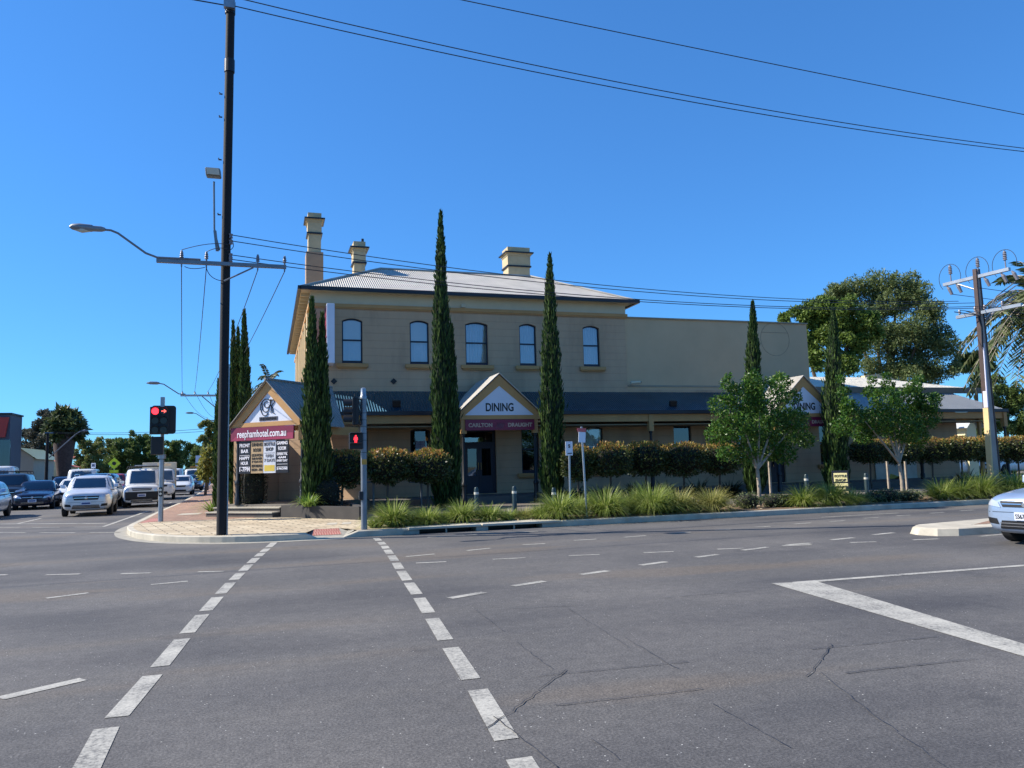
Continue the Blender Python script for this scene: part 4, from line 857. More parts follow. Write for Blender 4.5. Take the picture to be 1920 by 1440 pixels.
cL = V(291, 772, dpt-.25); cR = V(307, 772, dpt-.25)
sighead(tl, (cL.x, cL.y, zl), tocam, 3, .105, .29, 0, REDG); sighead(tl, (cR.x, cR.y, zl), tocam, 3, .105, .29, 0, REDA, arrow=True)
b = B(); b.box((gl.x-.06, gl.y-.14, zt1-.05), (gl.x+.06, gl.y-.02, ztop)); b.build('mounting_bracket', GALV, tl, bevel=.01)
z = V(296, 836, dpt).z; b = B(); b.box((gl.x-.3, gl.y-.2, z-.28), (gl.x+.05, gl.y+.1, z+.28)); b.build('pedestrian_head', SIGB, tl, bevel=.02)
z = V(302, 922, dpt).z; b = B(); b.obox((gl.x-.05, gl.y-.17, z-.14), (.1, 0, 0), (0, .09, 0), (0, 0, .28)); pb_ = b.build('push_button', SIGB, tl, bevel=.015)
for dz in (.06, -.06): b = B(); b.lathe((gl.x, gl.y-.185, z+dz), [(.04, 0), (.035, .012)], 14, 'y'); b.build('button', LENSM, pb_)
# right signal
gr_ = G(683, 993, .15); tr = thing('traffic_signal', 'grey signal post with a side-facing signal and a red pedestrian light', 'traffic signal', gr_)
dr_ = gr_.y; zz = lambda y, x=683: V(x, y, dr_).z; xx = lambda x, y=850: V(x, y, dr_).x
b = B(); b.tube([gr_, (gr_.x, gr_.y, zz(748))], .075, 14); b.build('post', GALV2, tr, smooth=True)
b = B(); b.lathe((gr_.x, gr_.y, zz(748)), [(.085, 0), (.085, .06), (.07, .08), (.062, zz(727)-zz(748)-.02), (.03, zz(727)-zz(748))], 14); b.build('cap', GALV, tr, smooth=True)
b = B()
for y in (775, 788, 800, 813, 826, 849): b.lathe((gr_.x, gr_.y, zz(y)), [(.078, 0), (.078, .012)], 14)
b.build('strap', GUT, tr)
hx = xx(664); ax_ = Vector((-1, .15, 0)).normalized()       # faces up the left street
backboard(tr, (hx+.02, gr_.y-.05, 0), ax_, .2, zz(739)-zz(796), zz(796))
sighead(tr, (hx-.05, gr_.y-.05, zz(757)), ax_, 3, .095, (zz(757)-zz(787))/2, None)
b = B(); b.tube([(hx+.05, gr_.y-.05, zz(747)), (gr_.x, gr_.y, zz(750))], .02); b.tube([(hx+.05, gr_.y-.05, zz(795)), (gr_.x, gr_.y, zz(797))], .02); b.tube([(hx+.1, gr_.y-.05, zz(760)), (hx+.16, gr_.y-.08, zz(780)), (hx+.12, gr_.y-.05, zz(795))], .012); b.build('bracket', GUT, tr)
pc = Vector((xx(666, 823), gr_.y-.12, zz(823))); pax = Vector((0, -1, 0)); wdt = .14
b = B(); b.box((pc.x-.15, pc.y, zz(842)), (pc.x+.17, pc.y+.17, zz(812))); ph = b.build('pedestrian_head', SIGB, tr, bevel=.015)
b = B(); f0 = pc+Vector((0, -.006, 0)); b.lathe(f0+Vector((0, 0, .07)), [(.022, 0), (.022, .004)], 12, 'y'); b.prism([f0+Vector(q) for q in ((-.04, 0, .045), (-.05, 0, -.03), (-.035, 0, -.03), (-.028, 0, .0), (-.03, 0, -.1), (-.008, 0, -.1), (0, 0, -.04), (.008, 0, -.1), (.03, 0, -.1), (.028, 0, .0), (.035, 0, -.03), (.05, 0, -.03), (.04, 0, .045))], (0, .004, 0)); b.build('red_figure', REDP, ph)
for z in (zz(813), zz(832)): b = B(); b.obox((pc.x-.14, pc.y-.16, z), (.28, 0, 0), (0, .16, .02), (0, 0, .012)); b.build('hood', SIGB, ph)
b = B(); b.tube([(pc.x, pc.y+.08, zz(812)), (gr_.x, gr_.y, zz(812))], .015); b.build('arm', GALV, ph)
b = B(); b.box((gr_.x-.06, gr_.y-.08, zz(871)), (gr_.x+.06, gr_.y-.074, zz(861))); b.build('sticker', mat('orange_sticker', S(200, 150, 60), .6, bump=0), tr)
b = B(); b.box((gr_.x-.13, gr_.y-.12, zz(937)), (gr_.x-.04, gr_.y+.02, zz(921))); b.build('push_button', SIGB, tr, bevel=.015)
# ---- parking signs
def sign_post(base, top, label, draw):
    o = thing('parking_sign', label, 'sign', base); b = B(); b.tube([base, top], .03, 8); b.build('post', GALV, o, smooth=True); draw(o); return o
pb0 = V(1069, 945, 20.4); pb0.z = .15; pt0 = V(1067, 828, 20.4)
def d1(o):
    a, c = V(1060, 828, 20.34), V(1074, 854, 20.34); b = B(); b.box((a.x, 20.33, c.z), (c.x, 20.345, a.z)); b.build('plate', WHITE, o, bevel=.004)
    text('S', DKL, o, ((a.x+c.x)/2, 20.325, a.z-.17), (1, 0, 0), (0, 0, 1), .13, bold=.005); b = B(); b.box((a.x+.05, 20.322, c.z+.05), (c.x-.03, 20.329, c.z+.075)); b.build('arrow', DKL, o)
sign_post(pb0, pt0, 'upright white parking sign on a thin post in the grass', d1)
pb1 = V(1100, 955, 19.7); pb1.z = .15; pt1 = V(1090, 800, 19.7)
def d2_(o):
    a, c = V(1083, 803, 19.62), V(1097, 829, 19.62); dx = Vector((.985, 0, -.06)); dz = Vector((.07, 0, .99)); w0 = c.x-a.x; h0 = a.z-c.z
    b = B(); b.obox(Vector((a.x+.02, 19.64, c.z)), dx*w0, (0, .012, 0), dz*h0); b.build('plate', WHITE, o); b = B(); b.obox(Vector((a.x-.01, 19.635, a.z-.09)), dx*(w0+.06), (0, -.004, 0), (0, 0, .1)); b.build('red_panel', mat('sign_red', S(190, 90, 90), .5, bump=0), o)
sign_post(pb1, pt1, 'leaning white and red parking sign on a thin post in the grass', d2_)
# ---- bollards
def bollard(p, lab):
    o = thing('bollard', lab, 'bollard', p, 'bollards on the footpath'); b = B(); b.lathe(p, [(.07, 0), (.07, .93), (.045, .99), (.02, 1.0)], 14); b.build('post', mat('bollard_green', S(52, 66, 66), .35, .3, bump=0), o, smooth=True)
    b = B(); b.lathe(p+Vector((0, 0, .78)), [(.073, 0), (.073, .07)], 14); b.build('reflector', LENSM, o)
for x, y, v_, lab in ((893, 913, 22.3, 'bollard in front of the navy dining door'), (964, 911, 22.0, 'bollard between the dining door and the window right of it'), (1038, 914, 22.6, 'dim bollard at the foot of the cypress right of the dining porch'), (1511, 889, 22.6, 'bollard behind the dark grass before the far dining porch'), (1569, 888, 22.8, 'bollard beside the sandwich board'), (1623, 887, 22.8, 'bollard right of the sandwich board by the far wall')):
    p = V(x, y, v_); bollard(Vector((p.x, v_, p.z-1.0)), lab)
# ---- leaning rails by the wall
for x, lab in ((700, 'thin T-shaped rail post behind the clipped trees, left one'), (790, 'thin T-shaped rail post behind the clipped trees, right one')):
    p = V(x, 905, 28.6); o = thing('leaning_rail', lab, 'rail', (p.x, 28.6, .15), 'leaning rails by the hotel wall'); b = B(); b.tube([(p.x, 28.6, .15), (p.x, 28.6, p.z)], .04, 8); b.build('post', GALV2, o); b = B(); b.box((p.x-.45, 28.5, p.z), (p.x+.25, 28.7, p.z+.05)); b.build('top', GALV2, o)
# ---- sandwich board
p = G(1578, 930, .16); p.y = 22.0; p.x = V(1578, 930, 22.0).x; af = thing('sandwich_board', 'black and yellow sandwich board on the footpath by the dark grass', 'sign', (p.x, 22.0, .15))
pw_, ph_ = .52, .98
def pan(sg, m_, n_):
    ex_ = Vector((.96, .28*0, 0)); o_ = Vector((p.x-.26, 22.0+sg*.3, .15)); ez_ = Vector((0, -sg*.26, ph_)); b = B(); b.obox(o_, (pw_, 0, 0), (0, .02, 0), ez_); return b.build(n_, m_, af), o_, ez_
fp, o_, ez_ = pan(-1, _mats['board_black'], 'front_panel'); pan(1, mat('back_board', S(150, 150, 140), .7), 'back_panel')
YEL = mat('board_yellow', S(228, 214, 150), .6, bump=0)
for f0_, f1_, inset in ((.62, .92, .05), (.47, .57, .04), (.34, .42, .12), (.16, .30, .04), (.06, .13, .1)):
    b = B(); a = o_+ez_*f0_+Vector((inset, -.006, 0)); b.obox(a, (pw_-2*inset, 0, 0), (0, .004, 0), ez_*(f1_-f0_)); b.build('lettered_panel', YEL, fp)
text('BOTTLE', DKL, fp, o_+ez_*.78+Vector((.26, -.012, 0)), (1, 0, 0), ez_, .11, fit=.38, bold=.004); text('SHOP', DKL, fp, o_+ez_*.64+Vector((.26, -.012, 0)), (1, 0, 0), ez_, .11, fit=.34, bold=.004)
af.rotation_euler = (0, 0, math.radians(-38))
# ================================================================== PLANTS
BARK = mat('bark', S(92, 80, 68), .9, var=.3, scale=6, bump=.6, bscale=25)
BARK_PALE = mat('pale_bark', S(150, 138, 122), .85, var=.25, scale=6, bump=.4, bscale=25)
CYP = leafmat('cypress_foliage', [(32, 46, 24), (48, 68, 32), (64, 88, 40), (88, 108, 50)], .6, .2, .25)
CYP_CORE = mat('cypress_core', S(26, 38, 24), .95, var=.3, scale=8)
def cypress(x, y, v, hwpx, ypx, label, zb=.15, spires=None, patch=None):
    """x,y = tip pixel on the plane Y=v; half width in pixels measured at height ypx"""
    tip = V(x, y, v); foot = V(x, ypx, v); R_ = (V(x+hwpx, ypx, v).x-V(x-hwpx, ypx, v).x)/2
    base = Vector((V(x+3, 900, v).x, v, zb)); Ht = tip.z-zb
    o = thing('cypress_tree', label, 'tree', base, 'slim cypresses along the hotel front')
    tr = B(); tr.tube([base, base+Vector((0, 0, Ht*.5))], [.14, .05], 8); tr.build('trunk', BARK, o)
    sp = spires or [(0, 0, 1., 1.)]; cores = B(); PP, DD, LL = [], [], []
    for (dx, dy, hf, rf) in sp:
        H_ = Ht*hf; Rr = R_*rf; ph = rng.uniform(0, 6.28, 4)
        def rad(t, a):
            pr = np.where(t < .06, .62+6*t, np.where(t < .42, 1.0, np.maximum(0, 1-(np.clip(t-.42, 0, 1)/.58))**.72)); return Rr*pr*(1+.11*np.sin(3*a+ph[0]+7*t)+.10*np.sin(7*a+ph[1]-11*t)+.08*np.sin(13*t*6.28/3+ph[2])+.06*np.sin(11*a+ph[3]+31*t)+.06*np.sin(37*t*6.28/3+ph[3]+a))
        tx = lambda t: base.x+dx+(tip.x-base.x)*t*(1 if hf == 1 else .3); 
        k, m = 26, 18; vs = []
        for i in range(k+1):
            t = i/k*.97
            for j in range(m): a = 6.283*j/m; r = float(rad(np.array(t), a))*.8; vs.append((tx(t)+r*math.cos(a), base.y+dy+r*math.sin(a), zb+.12+t*H_))
        cores.add(vs, [(i*m+j, i*m+(j+1) % m, (i+1)*m+(j+1) % m, (i+1)*m+j) for i in range(k) for j in range(m)])
        n = int(7500*hf*rf); t = rng.uniform(0, 1, n)**1.15*.985; a = rng.uniform(0, 6.283, n); r = rad(t, a)*np.where(rng.uniform(0, 1, n) < .04, rng.uniform(1.0, 1.22, n), rng.uniform(.70, 1.03, n))
        P = np.stack([tx(t)+r*np.cos(a), base.y+dy+r*np.sin(a), zb+.1+t*H_-.1], 1)
        out_ = np.stack([np.cos(a), np.sin(a), 0*a], 1); Dd = np.array([[0, 0, 1.]])*rng.uniform(.8, 1.2, (n, 1))+out_*rng.uniform(.0, .32, (n, 1))+rng.normal(size=(n, 3))*.08
        PP.append(P); DD.append(Dd); LL.append(rng.uniform(.16, .42, n)*(1-.5*t))
    P = np.concatenate(PP); Dd = np.concatenate(DD); L_ = np.concatenate(LL)
    c = npmesh('crown', leaves(P, Dd, L_, L_*.16+.012), 4, CYP, o, base)
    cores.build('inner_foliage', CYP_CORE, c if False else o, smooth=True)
    if patch:
        n = 500; z = rng.uniform(patch[0], patch[1], n); P = np.stack([base.x+R_*rng.uniform(.55, 1.0, n), base.y-R_*rng.uniform(.2, .75, n), z], 1); l = leaves(P, np.array([[.1, -.1, -1.]])+rng.normal(size=(n, 3))*.15, rng.uniform(.2, .45, n), .05)
        npmesh('dead_patch', l, 4, leafmat('dead_foliage', [(96, 60, 44), (140, 92, 66), (170, 120, 90)], .8, .1, .1), o, base)
cypress(588, 556, 25.6, 21, 760, 'cypress with two tips at the left end of the hotel front, beside the corner porch', spires=[(-.06, 0, 1, .8), (.24, .1, .93, .72)])
cypress(826, 392, 27.6, 18, 620, 'tallest cypress, left of the dining porch, with a short second stem', spires=[(0, 0, 1, 1), (.42, 0, .61, .62)])
cypress(1031, 473, 27.6, 18, 730, 'cypress close to the right side of the dining porch')
cypress(1411, 563, 28.0, 15, 690, 'cypress rising behind the left street tree')
cypress(1562, 577, 28.0, 16, 680, 'cypress with a dead brown patch beside the far dining porch', patch=(2.6, 4.6))
cypress(437, 600, 33.5, 9, 690, 'left one of two cypresses behind the corner porch roof', spires=[(0, 0, 1, 1), (.1, .4, .97, .9)])
cypress(458, 580, 32.5, 12, 690, 'right one of two cypresses behind the corner porch roof')
cypress(411, 712, 29.6, 10, 800, 'short cypress mostly hidden behind the dark corner pole')
# ---- clipped standards
TOPI = leafmat('photinia_leaves', [(42, 56, 26), (56, 70, 32), (70, 84, 40), (88, 96, 48), (48, 60, 30), (96, 92, 50)], .42, .2, .35)
TOPT = leafmat('photinia_new_leaves', [(150, 128, 62), (176, 150, 78), (164, 104, 64), (118, 124, 58), (96, 104, 46)], .45, .35, .35)
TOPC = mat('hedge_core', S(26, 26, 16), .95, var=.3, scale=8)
def shrubmesh(o, c, rx, ry, rz, n, L_, p=2.6, tipz=.55, m1=None, m2=None, core=True, par='crown'):
    c = np.array(c); d = unit(rng.normal(size=(n, 3))); rr = np.array([rx, ry, rz])
    q = (np.abs(d)**p).sum(1)**(-1/p); lump = 1+.05*np.sin(d[:, 0]*9+c[0]*5)+.05*np.sin(d[:, 2]*8+c[0])+.04*np.sin(d[:, 1]*11)
    P = c+d*q[:, None]*rr*(lump*rng.uniform(.78, 1.06, n))[:, None]; Dd = d*.6+rng.normal(size=(n, 3))*.6+np.array([0, 0, .25])
    top = (d[:, 2] > tipz+rng.normal(size=n)*.12)
    l = rng.uniform(.6, 1.2, n)*L_
    w1 = leaves(P[~top], Dd[~top], l[~top], l[~top]*.5); w2 = leaves(P[top], Dd[top]+np.array([0, 0, .5]), l[top], l[top]*.5)
    cr = npmesh(par, np.concatenate([w1, w2]), 4, [m1 or TOPI, m2 or TOPT], o, wpos(o)); cr.data.polygons.foreach_set('material_index', np.r_[np.zeros(len(w1)//4, np.int32), np.ones(len(w2)//4, np.int32)])
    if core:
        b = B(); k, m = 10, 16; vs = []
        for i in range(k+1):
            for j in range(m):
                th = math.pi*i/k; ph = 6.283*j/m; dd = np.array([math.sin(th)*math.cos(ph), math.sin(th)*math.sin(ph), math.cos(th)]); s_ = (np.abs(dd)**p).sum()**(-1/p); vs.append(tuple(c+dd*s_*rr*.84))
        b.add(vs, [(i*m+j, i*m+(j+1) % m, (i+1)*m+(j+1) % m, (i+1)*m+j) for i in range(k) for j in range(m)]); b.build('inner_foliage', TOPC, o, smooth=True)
    return cr
def standard(x0, x1, yt, yb, v, label, ntr=1):
    a, c = V(x0, yt, v), V(x1, yb, v); cx_ = (a.x+c.x)/2; rx = (c.x-a.x)/2; rz = (a.z-c.z)/2; zc = (a.z+c.z)/2
    o = thing('clipped_tree', label, 'tree', (cx_, v, .15), 'clipped standard trees along the hotel front')
    b = B(); b.tube([(cx_+.02, v, .12), (cx_-.03, v, .5), (cx_+.02, v, zc)], [.05, .04, .035], 8); b.build('trunk', BARK, o)
    shrubmesh(o, (cx_, v, zc), rx*.98, min(rx, .75), rz*.98, 3400, .11)
st_ = [(594, 690, 846, 910, 26.8, 'first clipped round tree from the left, beside the double tipped cypress'), (686, 768, 842, 905, 26.6, 'second clipped round tree from the left, behind the grey signal post'), (761, 844, 845, 905, 26.8, 'third clipped round tree from the left, beside the tallest cypress'),
       (1056, 1112, 838, 900, 26.6, 'clipped round tree behind the upright parking sign'), (1106, 1182, 833, 892, 26.4, 'clipped round tree right of the leaning parking sign'), (1174, 1246, 832, 890, 26.8, 'clipped tree below the verandah post right of the dining porch'), (1240, 1322, 832, 890, 26.6, 'clipped tree below the window midway between the two dining porches'), (1312, 1384, 832, 888, 26.6, 'clipped tree half behind the left street tree'),
       (1598, 1662, 826, 866, 28.6, 'clipped tree right of the far dining porch, in shade'), (1656, 1722, 824, 868, 28.4, 'clipped tree behind the trunk of the right street tree'), (1714, 1778, 822, 866, 28.4, 'clipped tree right of the right street tree'), (1770, 1832, 821, 864, 28.2, 'clipped tree just left of the steel and concrete pole'), (1826, 1880, 821, 864, 28.2, 'clipped tree behind the steel and concrete pole'), (1874, 1940, 820, 864, 28, 'clipped tree cut by the right picture edge')]
for q in st_: standard(*q)
# ---- dark underplanting in front of the wall
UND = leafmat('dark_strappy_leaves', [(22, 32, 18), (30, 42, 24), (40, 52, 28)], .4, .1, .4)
def tuft(o, c, n, L_, spread, w_, m, name='blades', droop=.9, seg=4):
    c = np.array(c); a = rng.uniform(0, 6.283, n); ln = L_*rng.uniform(.55, 1.1, n); e = rng.uniform(.15, 1.0, n)**.8*spread; b0 = c+np.stack([np.cos(a)*rng.uniform(0, .12, n), np.sin(a)*rng.uniform(0, .12, n), 0*a], 1)
    h = np.stack([np.cos(a), np.sin(a), 0*a], 1); sd_ = np.stack([-np.sin(a), np.cos(a), 0*a], 1); out_ = []
    pts = []
    for i in range(seg+1):
        t = i/seg; x_ = ln*np.sin(e)*t*(1+.15*t); z_ = ln*(np.cos(e*.75)*t-droop*.55*np.sin(e)*t*t*t); pts.append(b0+h*x_[:, None]+np.array([0, 0, 1.])*np.maximum(z_, -.02)[:, None])
    tw = rng.normal(size=(n, 1))*.5
    for i in range(seg):
        w0 = w_*(1-(i/seg)**1.5*.9); w1 = w_*(1-((i+1)/seg)**1.5*.95); s0 = (sd_+h*tw)*w0/2; s1 = (sd_+h*tw)*w1/2
        out_.append(np.stack([pts[i]-s0, pts[i]+s0, pts[i+1]+s1, pts[i+1]-s1], 1))
    q = np.stack(out_, 1).reshape(-1, 3)        # blade-major
    # share vertices inside a blade so that it is one island
    me = bpy.data.meshes.new(name); vv = np.stack([np.stack([p-(sd_+h*tw)*w_*(1-(i/seg)**1.5*.93)/2, p+(sd_+h*tw)*w_*(1-(i/seg)**1.5*.93)/2], 1) for i, p in enumerate(pts)], 1)-np.array(wpos(o))
    co = vv.reshape(-1, 3); S2 = (seg+1)*2; f = []
    base = np.arange(n)*S2
    for i in range(seg): f.append(np.stack([base+2*i, base+2*i+1, base+2*i+3, base+2*i+2], 1))
    f = np.concatenate(f).astype(np.int32); me.vertices.add(len(co)); me.vertices.foreach_set('co', co.astype(np.float32).ravel()); me.loops.add(f.size); me.loops.foreach_set('vertex_index', f.ravel()); me.polygons.add(len(f)); me.polygons.foreach_set('loop_start', np.arange(0, f.size, 4, dtype=np.int32)); me.update(calc_edges=True)
    me.materials.append(m); ob = bpy.data.objects.new(name, me); C.objects.link(ob); ob.parent = o; return ob
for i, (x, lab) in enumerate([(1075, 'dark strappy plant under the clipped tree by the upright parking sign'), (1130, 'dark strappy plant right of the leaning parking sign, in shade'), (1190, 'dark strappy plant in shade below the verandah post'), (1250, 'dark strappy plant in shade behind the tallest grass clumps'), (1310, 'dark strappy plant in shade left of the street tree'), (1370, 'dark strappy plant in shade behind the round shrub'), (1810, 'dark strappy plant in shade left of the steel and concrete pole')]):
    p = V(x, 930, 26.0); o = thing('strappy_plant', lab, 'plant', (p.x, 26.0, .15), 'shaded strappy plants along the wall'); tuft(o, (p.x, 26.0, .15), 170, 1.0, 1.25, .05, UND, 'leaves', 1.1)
# ---- grass clumps along the kerb
GRA = leafmat('grass_blades', [(96, 116, 46), (130, 148, 62), (160, 172, 86), (108, 128, 52), (190, 190, 126)], .45, .45, .35)
GRD = leafmat('grass_blades_dry', [(140, 142, 74), (172, 166, 98), (122, 132, 64), (192, 182, 124)], .5, .45, .3)
cl = [(738, 989, 52, 74, 'large grass clump at the foot of the grey signal post'), (800, 984, 38, 50, 'small grass clump behind the left end of the storm drain'), (866, 979, 46, 66, 'grass clump behind the left slot of the storm drain'), (917, 977, 40, 52, 'grass clump behind the middle of the storm drain'), (985, 973, 38, 62, 'low grass clump behind the right slot of the storm drain'), (1048, 972, 56, 80, 'big grass clump spilling over the kerb at the right end of the drain'),
      (1086, 964, 40, 50, 'grass clump between the two parking signs'), (1136, 968, 54, 80, 'grass clump just right of the leaning parking sign'), (1186, 962, 46, 60, 'grass clump second right of the leaning parking sign'), (1222, 964, 62, 84, 'tallest grass clump, below the clipped tree by the verandah post'), (1272, 960, 48, 66, 'grass clump right of the tallest grass clump'), (1336, 958, 48, 72, 'yellowish grass clump left of the round shrubs'),
      (704, 992, 34, 44, 'small grass clump left of the large one by the grey signal post'), (770, 986, 42, 60, 'grass clump just left of the storm drain'), (832, 980, 38, 56, 'low grass clump behind the left end of the drain lid'), (952, 975, 38, 56, 'low grass clump behind the joint of the drain lids'), (1016, 974, 46, 60, 'grass clump left of the big one that spills over the kerb'), (1160, 962, 48, 62, 'grass clump below the clipped tree right of the leaning sign'), (1206, 961, 56, 66, 'grass clump just left of the tallest grass clump'), (1250, 961, 52, 66, 'grass clump leaning against the tallest one from the right'), (1304, 959, 46, 60, 'grass clump left of the yellowish one'),
      (1506, 950, 44, 62, 'dark grass clump in the shade left of the sandwich board'), (1556, 948, 46, 66, 'dark grass clump in the shade before the sandwich board'), (1600, 946, 34, 46, 'half shaded grass clump at the right foot of the sandwich board'),
      (1764, 938, 40, 60, 'dark grass clump left of the steel and concrete pole'), (1800, 936, 36, 50, 'shaded grass clump second left of the steel and concrete pole'), (1838, 934, 46, 66, 'sunlit grass clump at the foot of the steel and concrete pole'), (1905, 930, 46, 72, 'sunlit grass clump behind the silver car')]
GAPS = [k for k, q in enumerate(cl) if q[4].startswith(('small grass clump left', 'grass clump just left of the storm', 'low grass clump behind', 'grass clump left of the big', 'grass clump below the clipped', 'grass clump just left of the tallest', 'grass clump leaning', 'grass clump left of the yellow'))]
for i, (x, y, hp, wp, lab) in enumerate(cl):
    p = G(x, y, .16); p.y = max(p.y, 19.75); dpx = (p-Vector((0, 0, EYE))).length; q = V(x, y, p.y); h = hp*dpx/FPX*1.12; o = thing('grass_clump', lab, 'grass', (q.x, p.y, .16), 'ornamental grass clumps in the planting strip')
    tuft(o, (q.x, p.y, .155), int((1050 if i not in GAPS else 520)*(wp/60)), h*(1.10 if i not in GAPS else .72)*rnd.uniform(.9, 1.1), 1.4, .019, GRD if 'yellowish' in lab or i in (4, 10) else GRA, 'blades', 1.0, 5)
# ---- low round shrubs
LOWS = leafmat('low_shrub_leaves', [(58, 70, 40), (76, 88, 52), (96, 106, 66), (120, 124, 84)], .35, .25, .5)
for x, y, w_, h_, lab in ((1403, 957, 48, 26, 'low round shrub left of the left street tree'), (1452, 953, 44, 22, 'low round shrub right of the left street tree'), (1478, 951, 30, 18, 'small low shrub before the dark grass'), (1640, 944, 36, 17, 'low round shrub left of the right street tree'), (1666, 943, 40, 20, 'low round shrub at the foot of the right street tree'), (1704, 941, 40, 16, 'low round shrub right of the right street tree')):
    p = G(x, y, .16); p.y = max(p.y, 20.0); q = V(x, y, p.y); s_ = (p-Vector((0, 0, EYE))).length/FPX; o = thing('low_shrub', lab, 'shrub', (q.x, p.y, .15), 'low round shrubs in the planting strip'); shrubmesh(o, (q.x, p.y, .15+h_*s_*.5), w_*s_*.5, w_*s_*.45, h_*s_*.55, 700, .07, 2.2, 2, LOWS, LOWS, True, 'foliage')
# ---- dark box bush at the porch and agapanthus
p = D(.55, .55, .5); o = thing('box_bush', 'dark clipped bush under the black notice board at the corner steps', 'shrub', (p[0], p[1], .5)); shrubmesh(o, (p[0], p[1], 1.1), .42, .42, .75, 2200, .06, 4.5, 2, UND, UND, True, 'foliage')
AGA = leafmat('agapanthus_leaves', [(88, 120, 44), (120, 150, 60), (150, 170, 84), (104, 132, 52)], .4, .35, .5)
for x, y, v_, n, L_, lab in ((402, 962, None, 150, .85, 'bright strappy plant left of the dark corner pole'), (578, 950, None, 130, .6, 'bright strappy plant in the planter at the foot of the double tipped cypress')):
    q = G(x, y, .5 if x > 500 else .16); o = thing('strappy_plant', lab, 'plant', q); tuft(o, q, n, L_, 1.2, .04, AGA, 'leaves', 1.2)
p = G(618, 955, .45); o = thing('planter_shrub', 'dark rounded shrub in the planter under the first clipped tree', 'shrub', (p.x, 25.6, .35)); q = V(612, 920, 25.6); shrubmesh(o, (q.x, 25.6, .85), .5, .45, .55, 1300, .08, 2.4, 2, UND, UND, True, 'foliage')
# ---- gravel and leaf litter in the bed
n = 900; P = np.stack([rng.uniform(3.1, 30, n), rng.uniform(19.3, 21.7, n), np.full(n, .17)], 1); Dd = rng.normal(size=(n, 3)); Dd[:, 2] = np.abs(Dd[:, 2])*.25
tag(npmesh('leaf_litter', leaves(P, Dd, rng.uniform(.04, .14, n), rng.uniform(.03, .08, n)), 4, leafmat('litter', [(150, 130, 100), (190, 175, 145), (120, 96, 70), (205, 196, 176)], .9, .1, .1)), kind='stuff')
# ---- street trees with stakes
STL = leafmat('street_tree_leaves', [(42, 74, 24), (58, 96, 32), (80, 116, 40), (50, 84, 28), (112, 132, 54)], .4, .35, .35)
def crown(o, pts, n, L_, m, rel, up=.2, par='crown', asp=.5, sub=0):
    PP = []
    if sub:
        q_ = []
        for (c, r) in pts:
            for i in range(sub):
                d = Vector(unit(rng.normal(size=3))); q_.append((Vector(c)+d*r*rnd.uniform(.3, .9), r*rnd.uniform(.30, .50)*(1.18 if sub > 8 else 1)))
        pts = q_
    for (c, r) in pts:
        k = max(30, int(n*(r**2)/sum(q[1]**2 for q in pts))); d = unit(rng.normal(size=(k, 3))); PP.append(np.array(c)+d*(r*rng.uniform(.35, 1.05, k)**.6)[:, None]*np.array([1, 1, .85]))
    P = np.concatenate(PP); Dd = rng.normal(size=P.shape)+np.array([0, 0, up]); l = L_*rng.uniform(.6, 1.3, len(P)); return npmesh(par, leaves(P, Dd, l, l*asp), 4, m, o, wpos(o))
def street_tree(x, yb, v, blobs, forks, label, yfork):
    base = Vector((V(x, yb, v).x, v, .15)); o = thing('street_tree', label, 'tree', base, 'young street trees in the planting strip'); f = V(x-4 if x < 1500 else x-8, yfork, v)
    b = B(); b.tube([base-Vector((0, 0, .05)), base.lerp(f, .5)+Vector((.03, 0, 0)), f], [.075, .06, .055], 10)
    for (fx, fy) in forks: e = V(fx, fy, v+rnd.uniform(-.3, .3)); b.tube([f, f.lerp(e, .5)+Vector((rnd.uniform(-.06, .06), 0, .05)), e], [.045, .03, .012], 8)
    b.build('trunk', BARK_PALE, o, smooth=True); pts = []
    for (bx, by, rp) in blobs:
        c = V(bx, by, v+rnd.uniform(-.45, .45)); s_ = (c-Vector((0, 0, EYE))).length/FPX; pts.append((c, rp*s_))
    crown(o, pts, 15000, .10, STL, None, .3); return o
street_tree(1424, 952, 20.7, [(1372, 800, 36), (1420, 790, 44), (1468, 800, 44), (1488, 785, 26), (1392, 745, 30), (1440, 740, 36), (1352, 760, 24), (1345, 815, 24), (1366, 722, 16), (1410, 715, 18), (1462, 718, 20), (1484, 745, 18), (1512, 826, 17), (1470, 850, 24), (1400, 850, 26), (1440, 840, 30), (1362, 850, 18), (1365, 706, 8), (1462, 706, 9), (1413, 700, 9)],
            [(1390, 790), (1460, 770), (1425, 750), (1370, 800), (1495, 790)], 'left street tree, dense and green, in front of the far dining porch', 880)
street_tree(1694, 940, 21.2, [(1640, 790, 30), (1690, 800, 34), (1728, 780, 30), (1600, 780, 22), (1580, 800, 20), (1660, 750, 26), (1700, 750, 26), (1632, 735, 13), (1664, 722, 12), (1714, 728, 14), (1722, 712, 10), (1635, 712, 8), (1662, 704, 7), (1740, 755, 20), (1755, 745, 10), (1620, 815, 20), (1720, 820, 20), (1576, 712, 9), (1582, 735, 12), (1590, 760, 16)],
            [(1650, 770), (1690, 770), (1722, 750), (1622, 790), (1670, 740)], 'right street tree, looser and forked, right of the sandwich board', 868)
for x, y, yt, v_, lab in ((1446, 935, 850, 21.3, 'wooden stake beside the left street tree'), (1668, 930, 865, 21.9, 'wooden stake left of the right street tree'), (1702, 932, 865, 21.9, 'wooden stake right of the right street tree')):
    p = V(x, y, v_); q = V(x-5, yt, v_); o = thing('tree_stake', lab, 'stake', (p.x, v_, .15), 'tree stakes'); b = B(); b.obox((p.x-.03, v_-.03, .12), (.06, 0, 0), (0, .06, 0), (q.x-p.x, 0, q.z-.12)); b.build('post', BARK_PALE, o)
